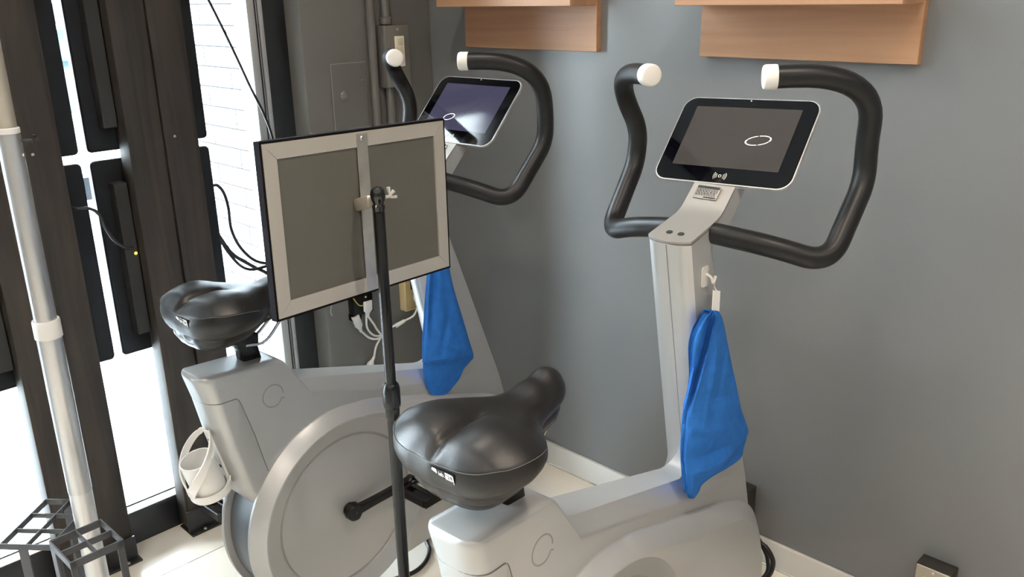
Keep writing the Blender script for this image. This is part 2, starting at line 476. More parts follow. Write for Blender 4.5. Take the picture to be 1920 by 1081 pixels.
c1 = tube('conduit_pipe', [(PX+.016, 1.677, .66), (PX+.016, 1.677, CEIL)], .0135, M_pier, None, 16); tag(c1, 'grey painted conduit pipe running up the pier beside the access panel', 'pipe')
c2 = thing('conduit_pipe', 'grey painted conduit pipe entering the upper outlet box', 'pipe', (PX+.016, 1.735, 0))
tube('upper_run', [(0, 0, 1.416), (0, 0, CEIL)], .0135, M_pier, c2, 16)
tube('lower_run', [(0, 0, .60), (0, 0, 1.226)], .0135, M_pier, c2, 16)
lathe('coupling', [(.0136, 0), (.019, 0), (.019, .018), (.0136, .022)], M_pier, c2, 20, (0, 0, 1.418))
ob = thing('outlet_box', 'grey outlet box with cream sockets high on the pier', 'outlet', (PX, 1.75, 1.32))
box('case', 0, .042, -.046, .046, -.094, .094, M_pier, ob, .003)
box('cover_plate', .042, .046, -.044, .048, -.092, .094, mat('pier plate', (.20, .195, .175), .35, .2), ob, .0015)
box('socket_insert', .046, .051, -.010, .026, -.030, .062, M_cream, ob, .002)
for z in (.018, .045, -.01):
    box('socket', .051, .053, -.003, .019, z-.010, z+.010, mat('socket cream', (.70, .65, .50), .5), ob, .001)
lathe('screw', [(0, .002), (.003, .0015), (.004, 0)], M_screw, ob, 8, (.046, .005, .082), (1, 0, 0))

# lower sockets and white cords
lo_ = thing('outlet_box', 'beige outlet box low on the pier beside the white cords', 'outlet', (PX, 1.752, .535))
box('case', 0, .032, -.020, .040, -.065, .075, M_beige, lo_, .003)
box('socket_face', .032, .0345, -.017, .037, -.060, .070, mat('shaded beige', (.42, .32, .15), .5), lo_, .001)  # darker beige paints shade on the front; the side face is window-lit
box('power_adapter', .0345, .058, .002, .034, .012, .055, M_plast, lo_, .003)
blk = thing('outlet_box', 'black outlet block holding two white plugs on the pier', 'outlet', (PX, 1.560, .555))
box('case', 0, .030, -.040, .040, -.045, .055, M_plast, blk, .004)
box('lower_adapter', .0, .026, -.042, -.006, -.062, -.040, M_plast, blk, .003)
lathe('screw', [(0, .002), (.003, .0015), (.004, 0)], M_screw, blk, 8, (.030, .012, .012), (1, 0, 0))

cord = thing('power_cord', 'white multi way power cord with plugs hanging on the pier', 'cord', (0, 0, 0))
def plug(a, b, w, name='plug'):
    a, b = Vector(a), Vector(b); d = (b-a); L = d.length; d.normalize()
    ax = Vector((1, 0, 0)); ay = d.cross(ax).normalized(); ax = ay.cross(d)
    bm = bmesh.new()
    Mx = Matrix((ax, ay, d)).transposed().to_4x4(); Mx.translation = a
    add_slab(bm, [(rrect(.018, w*.9, .006, 4), 0), (rrect(.020, w, .007, 4), .004), (rrect(.020, w, .007, 4), L*.6), (rrect(.012, w*.45, .005, 4), L*.8), (rrect(.010, w*.38, .005, 4), L)], Mx)
    return from_bm(name, bm, M_whiteplastic, cord)
plug((-2.244, 1.578, .552), (-2.246, 1.577, .497), .036)
plug((-2.244, 1.527, .512), (-2.246, 1.548, .450), .026)
plug((-2.212, 1.768, .548), (-2.217, 1.766, .490), .026)
J = (-2.25, 1.633, .409)
for pts in ([(-2.246, 1.577, .50), (-2.245, 1.600, .462), (-2.247, 1.612, .440), J], [(-2.246, 1.572, .50), (-2.245, 1.572, .456), (-2.247, 1.598, .422), J], [(-2.246, 1.548, .452), (-2.246, 1.576, .421), (-2.248, 1.608, .405), J],
            [J, (-2.25, 1.623, .400), (-2.25, 1.605, .377), (-2.25, 1.594, .342)], [J, (-2.248, 1.678, .429), (-2.24, 1.725, .440), (-2.225, 1.754, .455), (-2.215, 1.766, .487), (-2.214, 1.765, .497)]):
    tube('cord_branch', smooth_path(pts, 8), .0036, M_whiteplastic, cord, 8)
plug((-2.25, 1.556, .292), (-2.25, 1.595, .345), .022, 'inline_connector')
tube('inline_connector', [(-2.245, 1.690, .430), (-2.24, 1.725, .440)], [.008, .006], M_whiteplastic, cord, 10)
cable('yellow_wire', [(-2.238, 1.512, .60), (-2.236, 1.52, .578), (-2.236, 1.54, 0.548), (-2.24, 1.563, 0.54)], .0018, M_yellow, 'thin yellow wire beside the white plugs on the pier')
cable('ground_wire', [(-2.262, 1.45, .60), (-2.26, 1.452, .57), (-2.262, 1.448, .545), (-2.262, 1.452, .53)], .002, mat('olive wire', (.35, .36, .30), .5), 'short loose wire end dangling on the pier')
cable('olive_wire', [(-2.255, 1.60, .61), (-2.25, 1.605, .585), (-2.248, 1.635, .57), (-2.25, 1.66, .58)], .0018, mat('olive cord', (.30, .28, .10), .5), 'thin olive wire looping under the framed panel')

# ------------------------------------------------------------------ wooden wall shelves
def shelf(x0, label):
    t = thing('wall_shelf', label, 'shelf', (x0, WY, 1.345), 0, 'wooden wall shelves on the grey wall')
    box('back_board', 0, .526, -.020, 0, 0, .34, M_oak, t, .0012, 1)
    box('shelf_board', -.006, .524, -.128, -.020, .1215, .150, M_oak, t, .0012, 1)
    return t
shelf(-2.081, 'brown wooden wall shelf above the rear bike, nearer the window')
shelf(-1.227, 'brown wooden wall shelf above the front bike handlebar')

# lower outlet boxes on grey wall
def wbox(x, label):
    t = thing('outlet_box', label, 'outlet', (x, WY, .175))
    box('case', -.040, .040, -.045, 0, -.055, .045, M_boxblk, t, .003)
    box('cover_plate', -.038, .038, -.049, -.045, -.054, .043, M_steelp, t, .0015, 1)
    box('socket_insert', -.018, .018, -.052, -.049, -.045, .018, M_cream, t, .001, 1)
    lathe('screw', [(0, .002), (.003, .0015), (.004, 0)], M_screw, t, 8, (0, -.049, .033), (0, -1, 0))
    return t
wbox(-.509, 'steel faced outlet box low on the grey wall at lower right')
wbox(-1.030, 'dark outlet box low on the wall behind the front bike')

# ------------------------------------------------------------------ exercise bike
CU, CZ = .190, .322      # crank centre
bike = thing('exercise_bike', 'silver exercise bike near the window with a white bottle cage', 'exercise bike', (-1.645, .819, 0), math.radians(3.1), 'silver exercise bikes')

# --- body: side profile (u, z) with rounded, chamfered or bowed edges
T = [0, .17, .34, .5, .67, .84, 1.0]
def sect(kind, w, d, e):
    out = []
    for t in T:
        if kind == 'round':
            th = t*PI/2; out.append((d*(1-math.cos(th)), w-e+e*math.sin(th)))
        elif kind == 'cham': out.append((d*t, w-e+e*t))
        else: out.append((d*t*t, w*t))
    return out
def profile_body(poly):
    """poly: list of (u, z, fillet radius, n, section of the edge that starts here)"""
    n = len(poly); pts = []; edges = []; corner = []
    for i in range(n):
        a = Vector(poly[i-1][:2]); b = Vector(poly[i][:2]); c = Vector(poly[(i+1) % n][:2])
        s0, s1 = poly[i-1][4], poly[i][4]; r, ns = poly[i][2], poly[i][3]
        if r <= 0: corner.append(None); pts.append(b); edges.append(s1); continue
        d1 = (a-b).normalized(); d2 = (c-b).normalized(); half = math.acos(max(-1, min(1, d1.dot(d2))))/2
        tl = min(r/math.tan(half), (a-b).length*.49, (c-b).length*.49); r = tl*math.tan(half)
        cen = b+(d1+d2).normalized()*(r/math.sin(half))
        p, q = b+d1*tl, b+d2*tl
        a0 = math.atan2(p.y-cen.y, p.x-cen.x); a1 = math.atan2(q.y-cen.y, q.x-cen.x)
        da = (a1-a0+PI) % (2*PI)-PI
        for k in range(ns+1):
            an = a0+da*k/ns; pts.append(cen+r*Vector((math.cos(an), math.sin(an)))); corner.append(((b-a).normalized(), (c-b).normalized(), s0, s1))
            if k < ns:
                f = (k+.5)/ns
                edges.append([(x0*(1-f)+x1*f, y0*(1-f)+y1*f) for (x0, y0), (x1, y1) in zip(s0, s1)])
            else: edges.append(s1)
    N = len(pts); K = len(T)
    area = sum(pts[i].x*pts[(i+1) % N].y-pts[(i+1) % N].x*pts[i].y for i in range(N))
    sg = 1 if area > 0 else -1
    nrm = []
    for i in range(N):
        d = (pts[(i+1) % N]-pts[i]).normalized(); nrm.append(Vector((-d.y, d.x))*sg)
    bm = bmesh.new(); R = {1: [], -1: []}
    rings2d = []
    for k in range(K):
        ring = []
        for i in range(N):
            n1, n2 = nrm[i-1], nrm[i]; q1, q2 = edges[i-1][k][0], edges[i][k][0]
            v = (edges[i-1][k][1]+edges[i][k][1])/2
            if corner[i]:
                e1, e2, sa, sb = corner[i]
                n1 = Vector((-e1.y, e1.x))*sg; n2 = Vector((-e2.y, e2.x))*sg; q1, q2 = sa[k][0], sb[k][0]
            det = n1.x*n2.y-n1.y*n2.x
            if abs(det) < .33:
                mm = (n1+n2).normalized(); off = mm*((q1+q2)/2/max(.3, mm.dot(n1)))
            else:
                off = Vector(((q1*n2.y-q2*n1.y)/det, (n1.x*q2-n2.x*q1)/det))
            ring.append((pts[i]+off, v))
        rings2d.append(ring)
        for s in (1, -1): R[s].append([bm.verts.new((s*v, p.x, p.y)) for p, v in ring])
    for s in (1, -1):
        for k in range(K-1):
            for i in range(N):
                j = (i+1) % N
                bm.faces.new((R[s][k][i], R[s][k][j], R[s][k+1][j], R[s][k+1][i]))
    for i in range(N):
        j = (i+1) % N
        bm.faces.new((R[1][0][i], R[1][0][j], R[-1][0][j], R[-1][0][i]))
    tri = tessellate_polygon([[Vector((p.x, p.y, 0)) for p, v in rings2d[-1]]])
    for s in (1, -1):
        for t in tri:
            try: bm.faces.new([R[s][-1][i] for i in t])
            except ValueError: pass
    bmesh.ops.remove_doubles(bm, verts=bm.verts[:], dist=1e-5)
    return bm

WB = .053
S_rear = sect('round', WB, .028, .042)
S_top = sect('round', WB, .010, .018)
S_slope = sect('round', WB, .006, .010)
S_beam = sect('cham', WB, .040, .024)
S_colr = sect('para', .045, .014, .045)
S_plate = sect('round', .043, .002, .002)
S_colf = sect('round', .045, .006, .008)
S_low = sect('round', WB, .004, .004)
body_poly = [
    (-.1305, .768, .011, 4, S_top),
    (.066, .754, .036, 8, S_slope),
    (.1115, .686, 0, 0, S_beam),
    (.572, .552, .042, 10, S_colr),
    (.463, 1.066, 0, 0, S_plate),
    (.586, 1.093, .02, 3, S_plate),
    (.636, 1.142, 0, 0, S_plate),
    (.682, 1.132, 0, 0, S_colf),
    (.618, 1.068, .02, 3, S_colf),
    (.556, 1.045, .01, 2, S_colf),
    (.600, .915, .05, 3, S_colf),
    (.770, .470, 0, 0, S_low),
    (.815, .300, 0, 0, S_low), (.770, .095, 0, 0, S_low), (.15, .095, 0, 0, S_low), (.02, .35, 0, 0, S_low),
    (-.030, .424, 0, 0, S_rear),
    (-.058, .462, 0, 0, S_rear), (-.090, .585, 0, 0, S_rear), (-.109, .685, 0, 0, S_rear),
]
from_bm('body_shell', profile_body(body_poly), M_silver, bike, True, 26)

S_rp = sect('round', WB+.0006, .028, .042)
rear_poly = [(-.1132, .702, 0, 0, sect('round', WB+.0006, .001, .042)), (-.052, .702, .012, 4, sect('round', WB+.0006, .001, .002)),
             (-.022, .600, 0, 0, sect('round', WB+.0006, .001, .002)), (-.002, .500, .02, 4, sect('round', WB+.0006, .001, .002)),
             (-.026, .424, .012, 4, S_rp), (-.0594, .461, 0, 0, S_rp), (-.0914, .585, 0, 0, S_rp)]
from_bm('rear_panel', profile_body(rear_poly), M_silver, bike, True, 26)
# shadow gap round the rear panel
M_gap2 = mat('soft gap grey', (.13, .13, .125), .7)
def gap_line(pts, r=.0008):
    return tube('panel_gap', pts, r, M_gap2, bike, 6)
pp = []
for s, rng in ((-1, range(20, -1, -1)), (1, range(0, 21))):
    for k in rng:
        th = k/20*PI/2
        pp.append((s*(WB-.042+.042*math.sin(th)+.0004), -.1128+.028*(1-math.cos(th))-.0002, .7032))
front_edge = [(WB+.0006, -.062, .7032), (WB+.0006, -.055, .702), (WB+.0006, -.050, .698), (WB+.0006, -.0465, .690), (WB+.0006, -.0215, .600), (WB+.0006, -.001, .505)]
left_edge = [(-x, y, z) for x, y, z in front_edge]
gap_line(left_edge[::-1][:-1]+pp+front_edge[1:])
gap_line([(-.043, -.1115, .765), (-.0425, -.109, .74), (-.042, -.104, .706)], .0006)
# centre seam of column and top line
seam = [(0, .463+(1.064-z)*.2146-.0003, z) for z in [1.064-.02*k for k in range(24)]]
tube('column_seam', seam, .0007, mat('seam grey', (.22, .22, .22), .7), bike, 6)

# --- top plate running up to the tablet
def plate_pts(off):
    return [(.459, 1.0665+off), (.588, 1.0952+off), (.642, 1.149+off)]
bm = bmesh.new()
def ribbon(bm, cl, widths, th, nseg=6):
    rows = []
    for (u, z), w, nx in zip(cl, widths[0], widths[1]):
        rows.append([bm.verts.new((v, u+nx[0]*h, z+nx[1]*h)) for v, h in ((-w, 0), (-w, th), (w, th), (w, 0))])
    for a, b in zip(rows, rows[1:]):
        for k in range(4): bm.faces.new((a[k], a[(k+1) % 4], b[(k+1) % 4], b[k]))
    bm.faces.new(rows[0][::-1]); bm.faces.new(rows[-1])
cl = []; 
raw = fillet_path([(0, .478, 1.0708), (0, .586, 1.0945), (0, .640, 1.142)], .022, 6)
rearw = [(.4610, .004), (.4622, .012), (.4646, .022), (.4683, .032), (.4718, .040), (.4748, .0446)]
cl = []; ws = []; ns = []
for u, w in rearw:
    cl.append((u, 1.0708+(u-.478)*.2196)); ws.append(w); ns.append((-.214, .977))
for p in raw:
    cl.append((p.y, p.z)); f = (p.y-.478)/.164; ws.append(.0455-.0025*f); s = min(1, max(0, (p.y-.566)/.036)); an = math.atan2(.0545, .056)*s+.216*(1-s); ns.append((-math.sin(an), math.cos(an)))
ribbon(bm, cl, (ws, ns), .0045)
from_bm('top_plate', bm, M_silver2, bike, True, 30)
for v in (-.012, .012):
    lathe('plate_button', [(0, .0015), (.0055, .0012), (.0065, 0)], M_gap, bike, 14, (v, .494, 1.0795), (0, -.214, .977))
# printed sticker under the tablet
ex = Vector((1, 0, 0)); ey = Vector((0, .145, .152)).normalized(); ez = ex.cross(ey)
TB = Vector((0, .648, 1.1405))+ez*.006           # lower edge centre of tablet, front surface
def TM(v, t, h=0):
    Mx = Matrix((ex, ey, ez)).transposed().to_4x4(); Mx.translation = TB+ex*v+ey*t+ez*h; return Mx
sdir = Vector((0, .751, .661)).normalized(); snrm = ex.cross(sdir)
def SM(a, b, h=0):
    Mx = Matrix((ex, sdir, snrm)).transposed().to_4x4(); Mx.translation = Vector((-.006, .6225, 1.1272))+snrm*(.0046+h)+ex*a+sdir*b; return Mx
bm = bmesh.new(); add_slab(bm, [(rrect(.050, .030, .002, 3), 0), (rrect(.050, .030, .002, 3), .002)], SM(0, 0))
stk = from_bm('instruction_sticker', bm, M_sticker, bike, True)
bm = bmesh.new()
rr = random.Random(3)
for row in range(6):
    x = -.022
    while x < .020:
        L = rr.uniform(.0015, .006)
        add_slab(bm, [(rrect(L, .0016, .0003, 1), 0), (rrect(L, .0016, .0003, 1), .0003)], SM(x+L/2, .0065-.0027*row, .0020))
        x += L+.0016
add_slab(bm, [(rrect(.046, .0060, .0005, 1), 0), (rrect(.046, .0060, .0005, 1), .0003)], SM(0, .0118, .0020))
add_slab(bm, [(rrect(.026, .0032, .0005, 1), 0), (rrect(.026, .0032, .0005, 1), .0003)], SM(.010, -.0118, .0020))
from_bm('sticker_print', bm, M_gap, stk, False)

# --- tablet
TW, TH = .292, .205
def tablet_mats(scr): return scr
tabo = None
bm = bmesh.new()
add_slab(bm, [(rrect(TW-.04, TH-.04, .02), -.024), (rrect(TW-.012, TH-.012, .024), -.013), (rrect(TW, TH, .028), -.005), (rrect(TW, TH, .028), -.0012), (rrect(TW-.002, TH-.002, .027), 0)], TM(0, TH/2))
tab = from_bm('tablet_case', bm, M_silver, bike, True, 30)
bm = bmesh.new(); add_slab(bm, [(rrect(TW-.0055, TH-.0055, .026), -.001), (rrect(TW-.0055, TH-.0055, .026), .0006)], TM(0, TH/2))
from_bm('glass_front', bm, M_bezel, tab, True, 30)
bm = bmesh.new(); add_slab(bm, [(rrect(.225, .1435, .001, 1), .0004), (rrect(.225, .1435, .001, 1), .0009)], TM(-.0005, .1095))
scr_o = from_bm('screen', bm, M_scr, tab, False)
def ring_arcs(name, cx, ct, r0_, r1_, arcs, M_, par, h=.0011, th=.0002, sy=1.0, tilt=0.0):
    bm = bmesh.new()
    for a0, a1 in arcs:
        n = max(3, int(abs(a1-a0)/(PI/24)))
        lo, hi = [], []
        for k in range(n+1):
            a = a0+(a1-a0)*k/n; Mx = TM(cx, ct, h) @ Matrix.Rotation(tilt, 4, 'Z') @ Matrix.Diagonal((1, sy, 1, 1))
            lo.append([bm.verts.new(Mx @ Vector((r*math.cos(a), r*math.sin(a), 0))) for r in (r0_, r1_)])
            hi.append([bm.verts.new(Mx @ Vector((r*math.cos(a), r*math.sin(a), th))) for r in (r0_, r1_)])
        for k in range(n):
            bm.faces.new((hi[k][0], hi[k][1], hi[k+1][1], hi[k+1][0])); bm.faces.new((lo[k][0], lo[k+1][0], lo[k+1][1], lo[k][1]))
            bm.faces.new((lo[k][0], hi[k][0], hi[k+1][0], lo[k+1][0])); bm.faces.new((lo[k][1], lo[k+1][1], hi[k+1][1], hi[k][1]))
    return from_bm(name, bm, M_, par, False)
seg_arcs = [(k*PI/3+.06+.5, (k+1)*PI/3-.06+.5) for k in range(6)]
ring_o = ring_arcs('loading_ring', -.0386, .0760, .0165, .0185, [(k*2*PI/4+.0, (k+1)*2*PI/4) for k in range(4)], M_white_em, tab, sy=.52, tilt=.30)
lathe('camera_dot', [(0, .0006), (.0016, .0004), (.0016, 0)], M_print, tab, 10, TB+ey*.1985+ez*.0006, ez)
bm = None
NF = []
for rr_ in (.0075, .0105, .0135): NF += [(rr_, (-.6, .6)), (rr_, (PI-.6, PI+.6))]
b2 = None
nf = ring_arcs('contactless_mark', .0, .0185, .0022, .0034, [(0, 2*PI)], M_print, tab, .0007)
bmn = bmesh.new(); bmn.from_mesh(nf.data)
for rr_, (a0, a1) in NF:
    t_ = ring_arcs('tmp', .0, .0185, rr_-.0005, rr_+.0005, [(a0, a1)], M_print, tab, .0007)
    bmn.from_mesh(t_.data); md = t_.data; bpy.data.objects.remove(t_); bpy.data.meshes.remove(md)
bmn.to_mesh(nf.data); bmn.free()

# --- handlebar
HR = .0202
hpath = [(0, .562, 1.072), (.045, .558, 1.071), (.150, .578, 1.056), (.236, .622, 1.026), (.246, .742, 1.155), (.243, .748, 1.225), (.272, .690, 1.353), (.118, .592, 1.352)]
hrad = [0, .02, .05, .07, .055, .035, (.105, .135), 0]
bars = []
for s in (1, -1):
    P = fillet_path([(s*x, y, z) for x, y, z in hpath], hrad, 12)
    bm = bmesh.new(); add_tube(bm, P, HR, 20)
    hb = from_bm('handlebar', bm, M_grip, bike, True, 50); bars.append(hb)
    e = P[-1]; d = (P[-1]-P[-2]).normalized()
    lathe('end_cap', [(.0208, -.016), (.0214, -.013), (.0214, .004), (.0195, .0075), (.017, .0085), (0, .0085)], M_cap, hb, 28, e, d)
    #lathe('bar_collar', [(HR+.0005, 0), (HR+.003, .001), (HR+.003, .008), (HR+.0005, .009)], M_plast, hb, 24, Vector((s*.0455, .558, 1.071)), (s, .1, -.05))

# --- side covers
def edge_out(phi):
    """outline radius of the side cover seen from the crank centre"""
    pts = OUTP; dx, dz = math.cos(phi), math.sin(phi); best = .263
    for (x0, z0), (x1, z1) in zip(pts, pts[1:]):
        ex_, ez_ = x1-x0, z1-z0; det = dx*ez_-dz*ex_
        if abs(det) < 1e-9: continue
        t = ((x0-CU)*ez_-(z0-CZ)*ex_)/det; s = ((x0-CU)*dz-(z0-CZ)*dx)/det
        if 0 <= s <= 1 and t > best: best = t
    return best
fr = smooth_path([(0, .26, .579), (0, .312, .566), (0, .420, .532), (0, .514, .501), (0, .600, .472), (0, .690, .440), (0, .755, .408), (0, .806, .358), (0, .838, .290), (0, .858, .205), (0, .852, .130), (0, .815, .093), (0, .70, .090), (0, .50, .090), (0, .35, .090)], 6)
OUTP = [(p.y, p.z) for p in fr]
def cover(s):
    NP = 260; bm = bmesh.new()
    phis = [2*PI*k/NP for k in range(NP)]
    RO = []
    for p in phis:
        r = edge_out(p)
        dz = math.sin(p)
        if dz < 0: r = min(r, (CZ-.075)/-dz)
        RO.append(r)
    # light smoothing of the outline
    for _ in range(3): RO = [(RO[i-1]+2*RO[i]+RO[(i+1) % NP])/4 for i in range(NP)]
    RM = []
    for i, p in enumerate(phis):
        f = min(1, max(0, (RO[i]-.263)/.12)); RM.append(max(.238, RO[i]-(.024+.024*f)*(1+.55*max(0, math.sin(p))*f)))
    rings = []
    def ring(rs, v): rings.append([bm.verts.new((s*v, CU+r*math.cos(p), CZ+r*math.sin(p))) for r, p in zip(rs, phis)])
    ring([r-.010 for r in RO], .048); ring([r-.001 for r in RO], .049); ring(RO, .052); ring(RO, .057); ring([r-.0025 for r in RO], .0605)
    ring([a*.5+b*.5+.0008 for a, b in zip(RO, RM)], .0755)
    ring([r for r in RM], .0890)
    ring([r-.0015 for r in RM], .0893)
    ring([.2350]*NP, .0893)
    ring([.2335]*NP, .0886)
    ring([.1965]*NP, .0740); ring([.1950]*NP, .0735)
    ring([.1935]*NP, .0680); ring([.1895]*NP, .0680)
    ring([.1875]*NP, .0725); ring([.12]*NP, .0732); ring([.03]*NP, .0735)
    for a, b in zip(rings, rings[1:]):
        for k in range(NP):
            bm.faces.new((a[k], a[(k+1) % NP], b[(k+1) % NP], b[k]))
    bm.faces.new(rings[-1]); bm.faces.new(rings[0][::-1])
    return from_bm('side_cover', bm, M_silver, bike, True, 22)
for s in (1, -1): cover(s)
# flywheel housing between the covers
bm = bmesh.new(); add_lathe(bm, [(0, -.0485), (.244, -.0485), (.247, -.046), (.247, .046), (.244, .0485), (0, .0485)], 96, axis_m((0, CU, CZ), (1, 0, 0)))
from_bm('flywheel_housing', bm, M_house, bike, True, 30)
# feet
for u, z in ((-.02, 0), (.70, 0)):
    bm = bmesh.new(); add_box(bm, -.235, .235, u-.032, u+.032, .012, .05, .010, 3)
    ft = from_bm('floor_bar', bm, M_house, bike)
    for s in (-1, 1):
        box('rubber_foot', s*.20-.03, s*.20+.03, u-.03, u+.03, 0, .02, M_plast, ft, .004)
box('foot_stay', -.03, .03, .66, .74, .04, .12, M_house, bike, .006)
box('foot_stay', -.03, .03, -.04, .05, .04, .16, M_house, bike, .006)

# --- cranks and pedals
def crank(s, du):
    e = Vector((s*.104, CU+du, CZ+.004))
    bm = bmesh.new()
    add_lathe(bm, [(0, .030), (.018, .030), (.022, .027), (.0225, .012), (.017, .008), (.017, 0), (0, 0)], 28, axis_m((s*.0750, CU, CZ), (s, 0, 0)))
    # tapered arm
    sec = []
    n = 8
    for k in range(n+1):
        t = k/n; u = CU+du*t; hgt = .0145-.004*math.sin(t*PI)**.6 if 0 < t < 1 else .0145
        sec.append([bm.verts.new((s*x, u, CZ+.004*t+zz)) for x, zz in ((.088+.006*t, -hgt), (.100+.006*t, -hgt), (.104+.006*t, -hgt+.004), (.104+.006*t, hgt-.004), (.100+.006*t, hgt), (.088+.006*t, hgt))])
    for a, b in zip(sec, sec[1:]):
        for k in range(6): bm.faces.new((a[k], a[(k+1) % 6], b[(k+1) % 6], b[k]))
    bm.faces.new(sec[0]); bm.faces.new(sec[-1])
    add_lathe(bm, [(0, .018), (.014, .018), (.016, .015), (.016, 0), (0, 0)], 24, axis_m((s*.094, CU+du, CZ+.004), (s, 0, 0)))
    # nut under the boss
    add_lathe(bm, [(0, .012), (.010, .012), (.012, .009), (.012, 0), (0, 0)], 16, axis_m((s*.086, CU+.008*(1 if du > 0 else -1), CZ-.016), (s, 0, 0)))
    c = from_bm('crank', bm, M_plast, bike, True, 30)
    lathe('crank_bolt', [(0, .002), (.003, .0015), (.0035, 0)], M_iron, c, 10, (s*.105, CU, CZ+.001), (s, 0, 0))
    tube('pedal_axle', [(s*.112, CU+du, CZ+.004), (s*.215, CU+du, CZ+.004)], .006, M_screw, c, 10)
    bm = bmesh.new()
    add_box(bm, min(s*.122, s*.130), max(s*.122, s*.130), CU+du-.052, CU+du+.052, CZ-.010, CZ+.016, .003, 1)
    add_box(bm, min(s*.205, s*.213), max(s*.205, s*.213), CU+du-.052, CU+du+.052, CZ-.010, CZ+.016, .003, 1)
    for q in (-.048, -.018, .018, .048):
        add_box(bm, min(s*.128, s*.207), max(s*.128, s*.207), CU+du+q-.006, CU+du+q+.006, CZ-.008, CZ+.014, .002, 1)
    from_bm('pedal', bm, M_plast, c)
    pth = smooth_path([(s*.122, CU+du+.03, CZ+.004), (s*.124, CU+du+.035, CZ+.045), (s*.165, CU+du+.04, CZ+.066), (s*.208, CU+du+.035, CZ+.045), (s*.212, CU+du+.03, CZ+.004)], 6)
    bm = bmesh.new(); rows = []
    for p in pth: rows.append([bm.verts.new(p+Vector((0, a, b))) for a, b in ((-.012, 0), (.012, 0), (.012, .002), (-.012, .002))])
    for a, b in zip(rows, rows[1:]):
        for k in range(4): bm.faces.new((a[k], a[(k+1) % 4], b[(k+1) % 4], b[k]))
    from_bm('toe_strap', bm, M_plast, c)
crank(1, .178); crank(-1, -.178)

# --- logo on the tower side
bm = bmesh.new()
def flat_stroke(bm, pts, w, x0, x1):
    rows = []
    P = [Vector((p[0], p[1])) for p in pts]
    for i, p in enumerate(P):
        d = (P[min(i+1, len(P)-1)]-P[max(i-1, 0)]).normalized(); nn = Vector((-d.y, d.x))*w/2
        rows.append([bm.verts.new((x, q.x, q.y)) for x, q in ((x0, p-nn), (x1, p-nn), (x1, p+nn), (x0, p+nn))])
    for a, b in zip(rows, rows[1:]):
        for k in range(4): bm.faces.new((a[k], a[(k+1) % 4], b[(k+1) % 4], b[k]))
    bm.faces.new(rows[0]); bm.faces.new(rows[-1])
lu, lz, lr = .033, .676, .0255
flat_stroke(bm, [(lu+lr*math.cos(a), lz+lr*math.sin(a)) for a in [math.radians(-4+k*302/48) for k in range(0, 49)]], .0028, WB-.0005, WB+.0005)
flat_stroke(bm, [(lu+.0120, lz-.0222), (lu+.0165, lz-.018), (lu+.0205, lz-.0125), (lu+.0230, lz-.0120), (lu+.0285, lz-.0155)], .0026, WB-.0005, WB+.0005)
from_bm('logo_ring', bm, mat('logo grey', (.27, .27, .26), .5, .2), bike, False)

# --- seat post and clamp
bm = bmesh.new()
axp = Vector((0, -.17, 1)).normalized(); ay_ = Vector((0, 1, .17)).normalized()
add_obox(bm, Vector((0, .0275, .70))+axp*.075, Vector((1, 0, 0)), ay_, axp, .031, .043, .16, .004)
sp = from_bm('seat_post', bm, M_plast, bike)
bm = bmesh.new(); add_obox(bm, (0, .0205, .7475), Vector((1, 0, 0)), Vector((0, 1, -.2)).normalized(), Vector((0, .2, 1)).normalized(), .039, .052, .004, .001)
from_bm('post_gasket', bm, M_gap, sp)

